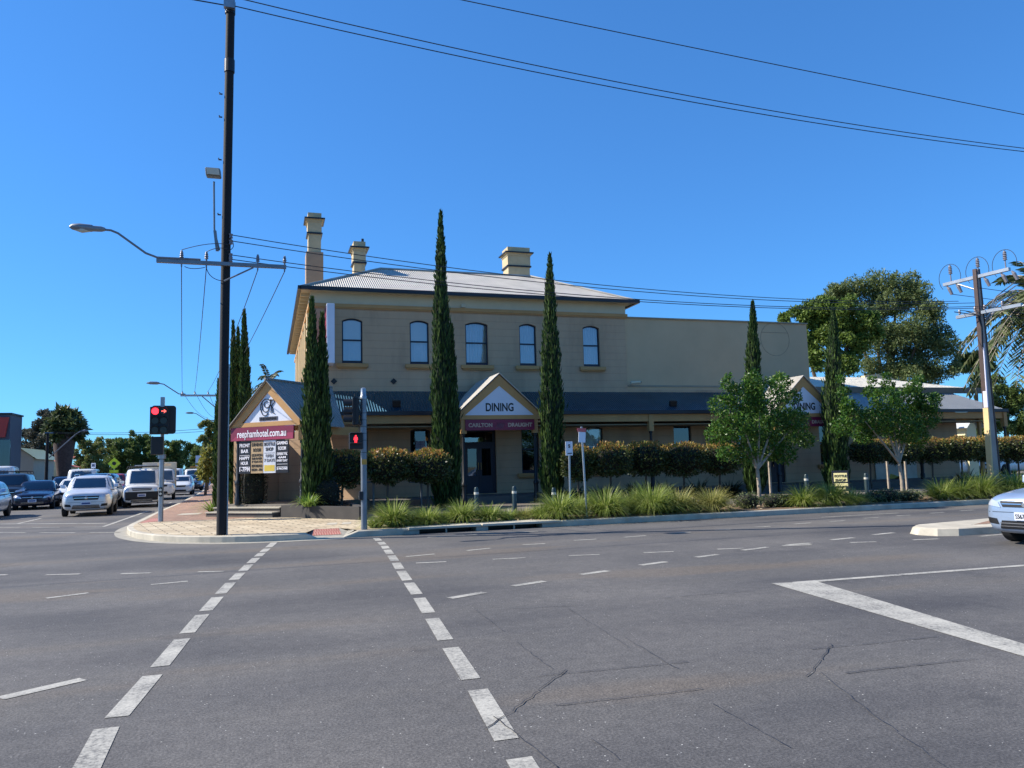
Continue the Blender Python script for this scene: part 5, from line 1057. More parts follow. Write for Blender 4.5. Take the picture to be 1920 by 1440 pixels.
# ---- trees further off
def far_tree(name, base, blobs, n, L_, m, label, D_, group=None, trunk=True, tw=.3, cat='tree', asp=.5, limbs=(), sub=7):
    """blobs in pixels at ground distance D_"""
    b0 = AT(base[0], base[1], D_); b0.z = 0; o = thing(name, label, cat, b0, group); pts = []
    for (bx, by, rp) in blobs: c = AT(bx, by, D_+rnd.uniform(-1, 1)*rp*D_/FPX*.8); pts.append((c, rp*D_/FPX))
    if trunk:
        b = B(); top = sum((p[0] for p in pts), Vector())/len(pts); b.tube([b0, b0.lerp(top, .5), top], [tw, tw*.7, tw*.35], 8)
        for (lx, ly) in limbs: e = AT(lx, ly, D_); s_ = b0.lerp(top, .35); b.tube([s_, s_.lerp(e, .5)+Vector((0, 0, -.2)), e], [tw*.55, tw*.4, tw*.15], 6)
        b.build('trunk', BARK, o)
    crown(o, pts, n, L_, m, None, .2, asp=asp, sub=sub); return o
GUM = leafmat('gum_leaves', [(68, 86, 50), (90, 108, 62), (112, 126, 76), (132, 140, 92), (78, 92, 56)], .55, .4, .25)
PIN = leafmat('pine_needles', [(66, 86, 38), (88, 110, 46), (110, 132, 58), (128, 146, 70)], .55, .4, .25)
DKG = leafmat('dark_tree_leaves', [(60, 80, 40), (82, 102, 50), (104, 122, 62), (122, 130, 74)], .55, .35, .25)
OLV = leafmat('olive_tree_leaves', [(80, 98, 50), (106, 120, 62), (130, 134, 76), (140, 126, 80)], .55, .35, .25)
far_tree('gum_tree', (1660, 800), [(1560, 570, 30), (1540, 590, 26), (1600, 550, 30), (1640, 540, 32), (1690, 545, 32), (1725, 560, 26), (1745, 590, 26), (1660, 580, 34), (1700, 610, 36), (1755, 630, 28), (1775, 660, 24), (1720, 665, 40), (1660, 640, 36), (1640, 690, 32), (1690, 700, 34), (1745, 695, 28), (1780, 690, 16), (1620, 600, 26), (1580, 620, 20), (1610, 720, 26), (1570, 545, 16), (1670, 526, 14), (1715, 538, 14)], 62000, .32, GUM, 'large spreading gum tree behind the low right wing of the hotel', 95, tw=.6, asp=.4, limbs=[(1640, 620), (1720, 640), (1600, 600), (1680, 560), (1620, 700), (1750, 660)], sub=13)
far_tree('pine_tree', (1545, 800), [(1475, 600, 16), (1510, 590, 22), (1550, 585, 26), (1590, 585, 24), (1620, 600, 20), (1560, 620, 30), (1520, 630, 24), (1600, 640, 30), (1535, 668, 24), (1585, 685, 26), (1460, 612, 10), (1640, 625, 14), (1555, 572, 14)], 30000, .30, PIN, 'bright green pine behind the right end of the tall wing', 75, tw=.4, limbs=[(1500, 600), (1600, 600)], sub=11)
far_tree('bushy_tree', (1830, 830), [(1820, 670, 22), (1838, 690, 22), (1800, 690, 18), (1850, 665, 14), (1840, 720, 16)], 12000, .25, DKG, 'small dark tree behind the steel and concrete pole', 100, tw=.3)
far_tree('bushy_tree', (1880, 850), [(1870, 720, 18), (1890, 740, 22), (1905, 765, 24), (1880, 775, 26), (1860, 745, 20), (1915, 740, 18), (1900, 800, 24), (1925, 790, 24), (1870, 800, 16)], 20000, .22, DKG, 'dark leafy trees at the right picture edge below the palm', 80, tw=.3)
far_tree('bushy_tree', (1860, 860), [(1850, 790, 16), (1845, 812, 12), (1858, 770, 10)], 8000, .18, DKG, 'dark shrub tree in front of the cream house on the right', 62, tw=.2)
# palms
PALM = leafmat('palm_fronds', [(44, 58, 34), (62, 76, 44), (82, 92, 54), (104, 108, 70)], .5, .25, .25)
def palm(base, top, n, L_, label, skirt=False, tw=.3, D_=50, ll=.5, wide=1.):
    o = thing('palm_tree', label, 'palm', base); b = B(); b.tube([base, Vector(base).lerp(top, .5), top], [tw*1.2, tw, tw*.9], 12); b.build('trunk', BARK, o, smooth=True); P, Dd, Ls = [], [], []; ribs = B()
    for i in range(n):
        a = 6.283*i*.618; el = math.radians(rnd.uniform(-25, 75)); h = Vector((math.cos(a), math.sin(a), 0)); pts = []
        for k in range(12): t = k/11; pts.append(Vector(top)+h*(L_*t*math.cos(el)*wide)+Vector((0, 0, L_*(t*math.sin(el)-.75*t*t*(.4+math.cos(el))*.75))))
        ribs.tube(pts, [.04*(1-.07*k) for k in range(12)], 4, cap=False)
        for k in range(1, 12):
            d = (pts[k]-pts[k-1]); sd_ = d.cross(Vector((0, 0, 1))).normalized() if d.cross(Vector((0, 0, 1))).length > 1e-6 else h
            for j in range(3):
                q = pts[k-1].lerp(pts[k], j/3)
                for sg in (-1, 1): P.append(q); Dd.append(sd_*sg+d.normalized()*.5+Vector((0, 0, -.45+rnd.uniform(-.15, .15)))); Ls.append(ll*(1-.5*abs(k/11-.4)))
    npmesh('fronds', leaves(np.array(P), np.array(Dd), np.array(Ls), .11), 4, PALM, o, wpos(o)); ribs.build('frond_ribs', BARK_PALE, o); return o
c = AT(1962, 560, 42); palm((c.x, c.y, 0), c, 64, 3.7, 'feather palm with drooping fronds cut by the right picture edge', D_=42, tw=.28, ll=.75)
c = AT(505, 700, 62); palm((c.x, c.y, 0), c+Vector((0, 0, -.6)), 16, 2.3, 'small palm tip peeping over the corner porch roof', D_=62, tw=.15, ll=.4)
WASH = leafmat('fan_palm_leaves', [(40, 54, 32), (60, 74, 42), (84, 96, 56), (98, 104, 66)], .5, .25, .3)
c0 = AT(120, 870, 90); c0.z = 0; o = thing('palm_tree', 'fat trunked fan palm above the queue of cars on the left', 'palm', c0)
c1 = AT(121, 805, 90); b = B(); b.tube([c0, c0.lerp(c1, .3), c0.lerp(c1, .55), c0.lerp(c1, .8), c1], [.55, .6, .8, 1.0, .9], 14); b.build('trunk', mat('palm_bark', S(74, 62, 58), .95, var=.35, scale=5, bump=.8, bscale=14), o, smooth=True)
pts = [(AT(x, y, 90+rnd.uniform(-1, 1)), r*90/FPX) for x, y, r in ((122, 785, 16), (108, 795, 16), (138, 797, 16), (148, 805, 12), (100, 806, 12), (125, 803, 18), (118, 775, 10), (135, 780, 10), (142, 815, 10), (105, 818, 8))]
crown(o, pts, 5200, .7, WASH, None, -.1, asp=.3)
far_tree('bare_edged_tree', (70, 880), [(60, 815, 18), (80, 800, 16), (95, 790, 14), (50, 830, 16), (75, 830, 20), (100, 815, 16), (85, 775, 10), (105, 775, 9), (70, 855, 22), (95, 850, 18), (48, 850, 14)], 18000, .26, leafmat('grey_tree_leaves', [(60, 66, 58), (80, 84, 70), (100, 100, 84), (108, 98, 86)], .6, .2, .2), 'grey leaved tree behind the fan palm on the left', 105, tw=.4, limbs=[(60, 790), (90, 765), (45, 815)])
for i, (x, w_, yt, D_, m, lab) in enumerate([(168, 28, 828, 125, OLV, 'olive green tree just right of the fan palm'), (200, 26, 822, 135, OLV, 'rounded tree above the yellow warning sign'), (232, 28, 818, 130, DKG, 'dark tree behind the roof rack of the white van'), (262, 26, 812, 140, DKG, 'tallest tree of the far row, left of the left signal'), (288, 22, 822, 128, DKG, 'dark tree directly behind the left traffic signal'), (322, 24, 826, 135, DKG, 'tree right of the left traffic signal'), (350, 26, 832, 145, DKG, 'far tree above the white truck'), (378, 24, 836, 120, DKG, 'tree left of the dark pole, above the far end of the street')]):
    bl = [(x, yt+12, w_*.5), (x-w_*.5, yt+22, w_*.5), (x+w_*.5, yt+20, w_*.5), (x, yt+34, w_*.6), (x-w_*.7, yt+44, w_*.5), (x+w_*.7, yt+44, w_*.5), (x, yt+58, w_*.6), (x-w_*.5, yt+66, w_*.5), (x+w_*.5, yt+66, w_*.5), (x-w_*.4, yt+2+rnd.uniform(-3, 6), w_*.28), (x+w_*.45, yt+rnd.uniform(0, 9), w_*.26)]
    far_tree('street_row_tree', (x, 890), bl, 14000, .3, m, lab, D_, 'trees closing the far end of the left street', tw=.3)
far_tree('variegated_shrub', (385, 905), [(385, 870, 16), (392, 855, 14), (378, 885, 13), (390, 888, 14), (400, 872, 12), (384, 848, 10), (398, 850, 10)], 2600, .3, leafmat('variegated_leaves', [(90, 100, 40), (140, 140, 66), (176, 168, 90), (70, 84, 36)], .4, .3, .4), 'yellow variegated shrub left of the dark pole', 56, tw=.1, cat='shrub')
far_tree('bushy_tree', (388, 900), [(388, 800, 12), (395, 815, 14), (384, 825, 12), (396, 835, 14), (388, 845, 12), (400, 800, 10)], 9000, .18, OLV, 'tall narrow leafy tree left of the dark pole', 72, tw=.15)
# ================================================================== VEHICLES
def carpaint(name, col, metal=.3, rough=.28):
    m = bpy.data.materials.new(name); n, out = nodes(m)
    c = ramp(n, noise(n, 3, 4), [(.3, tuple(x*.9 for x in col)), (.7, tuple(min(1, x*1.05) for x in col))])
    p = bsdf(n, out, c, rough, metal); p.inputs['Coat Weight'].default_value = .6; p.inputs['Coat Roughness'].default_value = .08; return m
CGLASS = glassmat('car_glass', (.42, .46, .48), .16, .03)
RUB = mat('tyre_rubber', S(26, 26, 27), .85, bump=0); RIM = mat('alloy_rim', S(165, 167, 170), .35, .8, var=.05, bump=0); PLAST = mat('black_plastic', S(20, 20, 23), .55, bump=0)
HEADL = mat('headlamp', S(196, 202, 210), .12, .4, var=.05, bump=0); CHR = mat('chrome_trim', S(200, 202, 206), .2, .95, var=.03, bump=0); PLATEM = mat('number_plate', S(206, 210, 220), .4, bump=0)
ORNG = mat('indicator_lamp', S(220, 140, 50), .3, bump=0); SEATS = mat('car_interior', S(30, 30, 32), .9, bump=0)
def loft(sections, closed=True):
    n = len(sections[0]); vs = [p for s_ in sections for p in s_]; k = len(sections)
    fs = [(i*n+j, i*n+(j+1) % n, (i+1)*n+(j+1) % n, (i+1)*n+j) for i in range(k-1) for j in range(n)]
    return vs, fs+[tuple(range(n))[::-1], tuple(range((k-1)*n, k*n))]
def subd(vs, fs, lv=2, name='body', m=None, parent=None, cut=None):
    b = B(); b.add(vs, fs); o = b.build(name, m, None)
    md = o.modifiers.new('s', 'SUBSURF'); md.levels = lv; md.render_levels = lv
    cutter = None
    if cut:
        cb = B(); [cb.lathe(c, [(r, -h/2), (r, h/2)], 28, 'y') for c, r, h in cut]; cutter = cb.build('cut', None, None); bm_ = o.modifiers.new('b', 'BOOLEAN'); bm_.operation = 'DIFFERENCE'; bm_.object = cutter; bm_.solver = 'EXACT'
    dg = bpy.context.evaluated_depsgraph_get(); dg.update(); me = bpy.data.meshes.new_from_object(o.evaluated_get(dg))
    if cutter and len(me.polygons) < 60:
        o.modifiers.remove(o.modifiers['b']); dg = bpy.context.evaluated_depsgraph_get(); dg.update(); me = bpy.data.meshes.new_from_object(o.evaluated_get(dg))
    bpy.data.objects.remove(o)
    if cutter: bpy.data.objects.remove(cutter)
    me.polygons.foreach_set('use_smooth', [True]*len(me.polygons))
    try: me.set_sharp_from_angle(angle=math.radians(45))
    except Exception: pass
    me.materials.clear(); me.materials.append(m); q = bpy.data.objects.new(name, me); C.objects.link(q); q.parent = parent; return q
def car(name, label, cat, loc, heading, paint, L=4.4, W=1.82, hood=.95, nose=.78, belt=1.02, roof=1.5, xw=1.05, xr0=1.75, xr1=3.5, xb=4.1, tail=1.0, wr=.33, gc=.18, ax0=.85, ax1=None, dark_bumper=False, plate=None, rack=False, group=None, box=False, bars=0, fog=True, grille=(.55, .62, .74), style='car', simple=False, emblem=False, mirror=True):
    """front at local x = 0, rear at x = -L, wheels on z = 0"""
    root = thing(name, label, cat, (0, 0, 0), group); hw = W/2; ax1 = ax1 or ax0+L*.6
    def sec(x, zb, zt, w_, crown=.04):
        h = zt-zb; half = [(0, zb), (.72*w_, zb), (.94*w_, zb+.1*h), (w_, zb+.42*h), (.985*w_, zb+.72*h), (.91*w_, zb+.93*h), (.70*w_, zt+crown*.5), (.35*w_, zt+crown*.85), (0, zt+crown)]
        return [(-x, y, z) for y, z in half]+[(-x, -y, z) for y, z in half[-2:0:-1]]
    fl = 1.0 if style == 'van' else .0
    st = [sec(.0, gc+.14, nose-.12, hw*(.70+.2*fl)), sec(.05, gc+.04, nose-.03, hw*(.82+.12*fl)), sec(.2, gc, nose+.03, hw*(.93+.05*fl)), sec(.5, gc, nose+(hood-nose)*.45, hw*.985), sec(max(.7, xw-.35), gc, hood, hw), sec(xw+.1, gc, max(hood, belt-.03), hw), sec((xr0+xr1)/2, gc, belt, hw), sec(xb-.15, gc, belt+.02, hw), sec(L-.35, gc+.02, tail, hw*.97), sec(L-.06, gc+.1, tail-.06, hw*.9), sec(L, gc+.18, tail-.2, hw*.8)]
    cuts = [((-a, sg*(hw-.05), wr), wr*1.16, .5) for a in (ax0, ax1) for sg in (-1, 1)]
    body = subd(*loft(st), 2, 'body', paint, root, cuts)
    tw = hw*(.76 if style != 'van' else .87); bwid = hw*.955
    def gsec(x, z, w_): return [(-x, y, z) for y in (-w_, -w_*.93, -w_*.5, 0, w_*.5, w_*.93, w_)]
    # cabin shell: rows from the belt up to the roof
    def ring(f, z, w_, cr):      # plan ring at height fraction f
        x0 = xw+(xr0-xw)*f; x1 = xb+(xr1-xb)*f; bow = .13*(1-.4*f)
        fr = [(-(x0+bow*(t*t)), t*w_*(.93 if abs(t) == 1 else 1)) for t in (-1, -.66, -.33, 0, .33, .66, 1)]
        side = [(-(x0+(x1-x0)*t), w_) for t in (.14, .3, .5, .7, .86)]
        re = [(-(x1-bow*.6*(t*t)), t*w_*(.93 if abs(t) == 1 else 1)) for t in (1, .66, .33, 0, -.33, -.66, -1)]
        side2 = [(x, -y) for x, y in side[::-1]]
        return [(x, y, z) for x, y in fr+side+re+side2]
    rows = [ring(0, belt-.06, bwid, 0), ring(.5, belt+(roof-belt)*.5, bwid*.5+tw*.5+.02, 0), ring(.93, roof-.06, tw+.012, 0), ring(1.06, roof, tw*.9, 0)]
    vs = [p for r in rows for p in r]; n = len(rows[0]); fs = [(i*n+j, i*n+(j+1) % n, (i+1)*n+(j+1) % n, (i+1)*n+j) for i in range(3) for j in range(n)]
    c_ = len(vs); xm = -(xr0+xr1)/2; vs.append((xm, 0, roof+.035)); fs += [(3*n+j, 3*n+(j+1) % n, c_) for j in range(n)]
    cab = subd(vs, fs, 1, 'cabin', paint, root)
    trees = {}
    for nm, ob in (('b', body), ('c', cab)):
        bm = bmesh.new(); bm.from_mesh(ob.data); trees[nm] = BVHTree.FromBMesh(bm); bm.free()
    def decal(nm, tree, quad, dirn, m, par=None, gx=8, gy=4, off=.006):
        """four corners (a,b) projected on to the shell along dirn; x-dir: (y,z); y-dir: (x,z); thickness-free sheet lying on the shell"""
        d = Vector(dirn); vs, ok = [], True
        for j in range(gy+1):
            for i in range(gx+1):
                s, t = i/gx, j/gy; q = [(1-t)*((1-s)*quad[0][k]+s*quad[1][k])+t*((1-s)*quad[3][k]+s*quad[2][k]) for k in (0, 1)]
                o_ = Vector((2, q[0], q[1])) if abs(d.x) > .5 and d.x < 0 else (Vector((-L-2, q[0], q[1])) if d.x > .5 else Vector((q[0], -d.y*4, q[1])))
                hit = trees[tree].ray_cast(o_, d)
                if hit[0] is None: hit = trees[tree].find_nearest(o_+d*(2.0 if abs(d.x) > .5 else 3.2))
                vs.append(hit[0]+hit[1]*off if hit[1].dot(d) < 0 else hit[0]-d*off)
        b = B(); b.add(vs, [(j*(gx+1)+i, j*(gx+1)+i+1, (j+1)*(gx+1)+i+1, (j+1)*(gx+1)+i) for j in range(gy) for i in range(gx)])
        return b.build(nm, m, par or root, smooth=True, fix=False)
    # glazing
    zb_, zt_ = belt+.03, roof-.1
    wq = lambda f: (bwid*(1-f)+tw*f)*.88
    decal('windscreen', 'c', [(-wq(0), zb_), (wq(0), zb_), (wq(1), zt_), (-wq(1), zt_)], (-1, 0, 0), CGLASS)
    decal('rear_window', 'c', [(-wq(0)*.95, zb_+.04), (wq(0)*.95, zb_+.04), (wq(1)*.9, zt_), (-wq(1)*.9, zt_)], (1, 0, 0), CGLASS)
    xa = lambda f: -(xw+(xr0-xw)*f); xz = lambda f: -(xb+(xr1-xb)*f); xm_ = -(xr0*.5+xr1*.5-.05)
    for sg in (-1, 1):
        dn = (0, -sg, 0); f0, f1 = .08, .85
        if style != 'panelvan':
            decal('side_window', 'c', [(xa(f0)-.30, zb_), (xm_+.04, zb_), (xm_+.04, zt_+.0), (xa(f1)-.14, zt_+.0)], dn, CGLASS)
            decal('side_window', 'c', [(xm_-.05, zb_), (xz(f0)+.42, zb_), (xz(f1)+.36, zt_), (xm_-.05, zt_)], dn, CGLASS)
        else: decal('side_window', 'c', [(xa(f0)-.28, zb_), (xa(f0)-1.15, zb_), (xa(f0)-1.15, zt_-.1), (xa(f1)-.12, zt_-.1)], dn, CGLASS)
        # wheels
        for a in (ax0, ax1):
            b = B(); c = (-a, sg*(hw-.115), wr); b.lathe(c, [(wr*.66, -.1), (wr*.9, -.105), (wr, -.08), (wr, .08), (wr*.9, .105), (wr*.66, .1)], 28, 'y'); t_ = b.build('wheel', RUB, root, smooth=True)
            b = B(); b.lathe(c, [(wr*.66, -.09), (wr*.62, sg*.0-.02), (wr*.62, .02), (wr*.66, .09)], 24, 'y')
            for k in range(5):
                an = k*1.2566; b.obox(Vector(c)+Vector((0, sg*.07, 0))+Vector((-math.sin(an)*.035, 0, math.cos(an)*.035))*1.0, Vector((math.cos(an), 0, math.sin(an)))*wr*.62, (0, sg*.02, 0), Vector((math.sin(an), 0, -math.cos(an)))*.07)
            b.build('rim', RIM, t_)
        # lights
        y0, y1 = sg*hw*.50, sg*hw*.90; zl = nose-.13
        if style == 'van': decal('headlight', 'b', [(sg*hw*.62, nose-.26), (sg*hw*.93, nose-.30), (sg*hw*.93, nose-.06), (sg*hw*.66, nose-.10)], (-1, 0, 0), HEADL)
        else: decal('headlight', 'b', [(y0, zl-.05), (y1, zl-.0), (y1*1.02, zl+.13), (y0*1.12, zl+.045)], (-1, 0, 0), HEADL, off=.008)
        if fog and not simple: decal('fog_lamp', 'b', [(sg*hw*.56, gc+.17), (sg*hw*.82, gc+.19), (sg*hw*.82, gc+.29), (sg*hw*.6, gc+.27)], (-1, 0, 0), PLAST)
        if mirror:
            b = B(); xm2 = -(xw+.45); b.obox((xm2-.06, sg*(hw*.96), belt+.02), (.14, 0, 0), (0, sg*.2, .02), (-.03, 0, .15)); b.build('wing_mirror', paint, root, bevel=.03)
    g0, g1, g2 = grille
    decal('grille', 'b', [(-hw*.46, g1), (hw*.46, g1), (hw*.52, g2), (-hw*.52, g2)], (-1, 0, 0), PLAST, gx=10, off=.007)
    if not simple:
        decal('grille_bar', 'b', [(-hw*.47, g1+(g2-g1)*.45), (hw*.47, g1+(g2-g1)*.45), (hw*.48, g1+(g2-g1)*.62), (-hw*.48, g1+(g2-g1)*.62)], (-1, 0, 0), CHR if not dark_bumper else paint, gx=10, gy=2, off=.013)
    decal('lower_intake', 'b', [(-hw*.55, gc+.1), (hw*.55, gc+.1), (hw*.5, gc+.24), (-hw*.5, gc+.24)], (-1, 0, 0), PLAST, gx=10, off=.007)
    if dark_bumper: decal('bumper', 'b', [(-hw*.93, gc+.05), (hw*.93, gc+.05), (hw*.97, g1-.06), (-hw*.97, g1-.06)], (-1, 0, 0), PLAST, gx=14, off=.012)
    if emblem:
        b = B(); b.lathe((.035, 0, (g1+g2)/2), [(.055, -.012), (.055, 0), (.04, .008)], 16, 'x'); e = b.build('badge', CHR, root)
    if not simple:
        for zb2 in (.14, .19): decal('intake_bar', 'b', [(-hw*.54, gc+zb2), (hw*.54, gc+zb2), (hw*.53, gc+zb2+.014), (-hw*.53, gc+zb2+.014)], (-1, 0, 0), CHR, gx=12, gy=1, off=.014)
        decal('sill_shadow_line', 'b', [(-hw*.9, g1-.09), (hw*.9, g1-.09), (hw*.9, g1-.082), (-hw*.9, g1-.082)], (-1, 0, 0), PLAST, gx=14, gy=1, off=.004)
        for sg in (-1, 1):
            for xd in (-(xw+.15), xm_, -(xb-.25)): decal('door_seam', 'b', [(xd, gc+.18), (xd-.012, gc+.18), (xd-.012, belt-.02), (xd, belt-.02)], (0, -sg, 0), PLAST, gx=1, gy=8, off=.003)
            for xd in (xm_+.22, -(xb-.5)): decal('door_handle', 'b', [(xd, belt-.17), (xd-.15, belt-.17), (xd-.15, belt-.13), (xd, belt-.13)], (0, -sg, 0), CHR if emblem else PLAST, gx=4, gy=1, off=.014)
    zp = (gc+.2+g1)/2-.02; b = B(); b.obox((.02, -.186, zp-.06), (.012, 0, 0), (0, .372, 0), (0, 0, .134)); pl = b.build('number_plate', PLATEM, root)
    if plate: text(plate, DKL, pl, (.036, 0, zp-.03), (0, 1, 0), (0, 0, 1), .105, fit=.33, bold=.0006)
    elif not simple: b = B(); b.obox((.033, -.15, zp-.03), (.002, 0, 0), (0, .3, 0), (0, 0, .07)); b.build('plate_marks', mat('plate_blue', S(60, 80, 130), .5, bump=0), pl)
    b = B(); b.box((-xb+.4, -hw*.8, gc+.12), (-xw-.35, hw*.8, belt-.25)); b.box((-xm_ if False else -(xr0+.45), -.62, belt-.25), (-(xr0+.6), -.16, belt+.28)); b.box((-(xr0+.45), .16, belt-.25), (-(xr0+.6), .62, belt+.28)); b.build('seats', SEATS, root)
    if rack:
        for sg in (-1, 1): b = B(); b.tube([(-xr0-.1, sg*tw*.86, roof+.02), (-xr0-.2, sg*tw*.86, roof+.07), (-xr1+.1, sg*tw*.86, roof+.07), (-xr1, sg*tw*.86, roof+.02)], .018, 6); b.build('roof_rail', PLAST if rack != 2 else CHR, root)
    for i in range(bars):
        x = -(xr0+.3+i*(xr1-xr0-.5)/max(1, bars-1)); b = B(); b.tube([(x, -tw*1.0, roof+.0), (x, -tw*.95, roof+.13), (x, tw*.95, roof+.13), (x, tw*1.0, roof+.0)], .022, 6); b.build('roof_bar', PLAST, root)
    root.location = loc; root.rotation_euler = (0, 0, heading); return root
HD = lambda dx, dy: math.atan2(dy, dx)
SILV = carpaint('silver_paint', S(208, 211, 214), .3, .3); WHT = carpaint('white_paint', S(214, 214, 210), 0, .3); DBLU = carpaint('dark_blue_paint', S(30, 38, 62), .4, .25); DGRY = carpaint('dark_grey_paint', S(46, 50, 58), .4, .28); LBLU = carpaint('pale_blue_silver_paint', S(160, 178, 202), .5, .28); NBLU = carpaint('navy_paint', S(28, 40, 74), .4, .25); REDP_ = carpaint('red_paint', S(150, 40, 44), .1, .3)
hdS = math.radians(-88)                     # heading of the queue (towards the viewer)
def front(px_, py_): return G(px_, py_)
Q = 'cars queued at the lights on the left street'
suv = dict(L=4.44, W=1.86, hood=1.08, nose=.93, belt=1.10, roof=1.63, xw=1.05, xr0=1.75, xr1=3.7, xb=4.25, tail=1.12, wr=.36, gc=.22, grille=(.5, .66, .82))
f = G(153, 969); car('parked_car' if False else 'suv', 'silver SUV at the front of the queue, nearest the left traffic signal', 'car', (f.x+.12, f.y+.1, 0), math.radians(-84), SILV, rack=2, emblem=True, group=Q, **suv)
f = G(52, 957); car('sedan', 'dark blue sedan with lit looking headlamps left of the silver SUV', 'car', (f.x+.1, f.y+.3, 0), math.radians(-82), DBLU, L=4.85, W=1.84, hood=.92, nose=.76, belt=.98, roof=1.46, xw=1.3, xr0=2.05, xr1=3.4, xb=4.25, tail=1.02, wr=.33, grille=(.5, .56, .69), emblem=True, group=Q)
f = AT(20, 905, 47); car('four_wheel_drive', 'dark grey four wheel drive with roof rack behind the dark blue sedan', 'car', (f.x-.3, f.y, 0), math.radians(-84), DGRY, L=4.9, W=1.9, hood=1.2, nose=1.08, belt=1.25, roof=1.84, xw=1.3, xr0=1.8, xr1=4.2, xb=4.7, tail=1.25, wr=.39, gc=.28, grille=(.7, .8, .98), bars=3, group=Q)
f = AT(-52, 925, 37); car('sedan', 'pale silver car cut off by the left picture edge', 'car', (f.x-.2, f.y, 0), math.radians(-84), LBLU, L=4.5, W=1.8, group=Q)
f = G(262, 952); car('van', 'white van with black bumper and roof rack behind the silver SUV', 'van', (f.x+.05, f.y+.2, 0), math.radians(-85), WHT, L=4.8, W=1.80, hood=1.12, nose=1.05, belt=1.16, roof=1.92, xw=.42, xr0=1.05, xr1=4.5, xb=4.7, tail=1.2, wr=.34, gc=.2, ax0=.75, dark_bumper=True, style='van', grille=(.5, .84, .96), bars=3, group=Q)
# gear on the van's roof
vx, vy = f.x, f.y
o = thing('ladder', 'ladder and planks tied on the roof rack of the white van', 'ladder', (vx, vy, 2.06)); b = B()
for dx in (-.45, -.2): b.tube([(vx+dx, vy+1.3, 2.09), (vx+dx+.35, vy+4.6, 2.12)], .03, 6)
for i in range(9): t = i/8; b.tube([(vx-.45+.35*t, vy+1.3+3.3*t, 2.1), (vx-.2+.35*t, vy+1.3+3.3*t, 2.1)], .018, 5)
b.build('ladder_frame', GALV, o); b = B(); b.obox((vx+.1, vy+1.4, 2.07), (.5, 0, 0), (.3, 3.0, 0), (0, 0, .12)); b.build('planks', mat('tarp_white', S(190, 188, 180), .8), o)
f = AT(322, 935, 56)
tk = thing('truck', 'white box truck behind the white van', 'truck', (0, 0, 0), Q)
car_ = car('van', 'white van cab', 'van', (0, 0, 0), 0, WHT, L=2.4, W=1.95, hood=1.15, nose=1.05, belt=1.2, roof=1.95, xw=.35, xr0=.8, xr1=1.9, xb=2.0, tail=1.2, wr=.38, gc=.3, ax0=.9, ax1=1.9, style='van', grille=(.6, .84, .96), simple=True)
for ch in list(car_.children): ch.parent = tk
bpy.data.objects.remove(car_)
b = B(); b.box((-6.2, -1.02, .75), (-2.1, 1.02, 2.4)); b.build('cargo_box', mat('box_white', S(200, 192, 170), .6, var=.1), tk, bevel=.03); b = B(); b.box((-6.0, -.4, .5), (-1.0, .4, .75)); b.build('chassis', PLAST, tk)
for sg in (-1, 1): b = B(); b.lathe((-5.0, sg*.85, .38), [(.25, -.11), (.38, -.1), (.38, .1), (.25, .11)], 24, 'y'); b.build('wheel', RUB, tk)
tk.location = (f.x-.55, f.y-2.0, 0); tk.rotation_euler = (0, 0, math.radians(-84))
sm = dict(simple=True, group=Q)
f = AT(336, 930, 65); car('sedan', 'white hatchback behind the white box truck', 'car', (f.x, f.y, 0), hdS, WHT, **sm)
f = AT(350, 915, 80); car('sedan', 'small dark car behind the white hatchback', 'car', (f.x+.4, f.y, 0), hdS, DGRY, **sm)
vn = dict(L=4.9, W=1.9, hood=1.15, nose=1.05, belt=1.2, roof=2.1, xw=.5, xr0=1.1, xr1=4.6, xb=4.8, tail=1.2, wr=.35, style='van', grille=(.6, .84, .96), simple=True, group=Q)
f = AT(334, 915, 74); car('van', 'white van seen over the white hatchback', 'van', (f.x-.6, f.y, 0), hdS, WHT, **vn)
f = AT(357, 912, 88); car('van', 'white work van with roof bars far back in the queue', 'van', (f.x+.2, f.y, 0), hdS, WHT, bars=3, **vn)
o = thing('beacon_light', 'amber light bar on the far white work van', 'light', (f.x, f.y+1.6, 2.25)); b = B(); b.box((f.x-.2, f.y+1.5, 2.24), (f.x+.7, f.y+1.75, 2.4)); b.build('lamp', ORNG, o)
f = AT(22, 893, 54); car('van', 'tall white van at the left picture edge', 'van', (f.x-.9, f.y, 0), math.radians(-80), WHT, **{**vn, 'roof': 2.35, 'W': 2.0})
f = AT(150, 893, 58); car('van', 'white van in the middle of the queue behind the blue roofed car', 'van', (f.x, f.y, 0), math.radians(-84), WHT, **vn)
f = AT(172, 905, 43); car('suv', 'dark blue SUV directly behind the silver SUV', 'car', (f.x, f.y, 0), hdS, NBLU, simple=True, group=Q, **{**suv, 'roof': 1.72})
f = AT(130, 912, 50); car('sedan', 'white sedan between the dark blue sedan and the silver SUV', 'car', (f.x, f.y, 0), hdS, WHT, **{**sm, 'roof': 1.5})
f = AT(112, 900, 58); car('sedan', 'navy car showing only its roof behind the dark blue sedan', 'car', (f.x, f.y, 0), hdS, NBLU, **{**sm, 'roof': 1.62})
f = AT(210, 892, 68); car('sedan', 'small red car far back beside the white van', 'car', (f.x, f.y, 0), hdS, REDP_, **{**sm, 'roof': 1.75})
# silver hatchback entering from the right
HU = 12.22
car('hatchback', 'pale blue silver hatchback entering at the right picture edge beside the median island', 'car', (HU, 10.05, 0), math.radians(180+8), LBLU, L=4.2, W=1.72, hood=.95, nose=.83, belt=.98, roof=1.46, xw=1.25, xr0=2.0, xr1=3.4, xb=4.0, tail=1.0, wr=.31, gc=.19, grille=(.5, .66, .76), plate='S567 AAN', emblem=True)
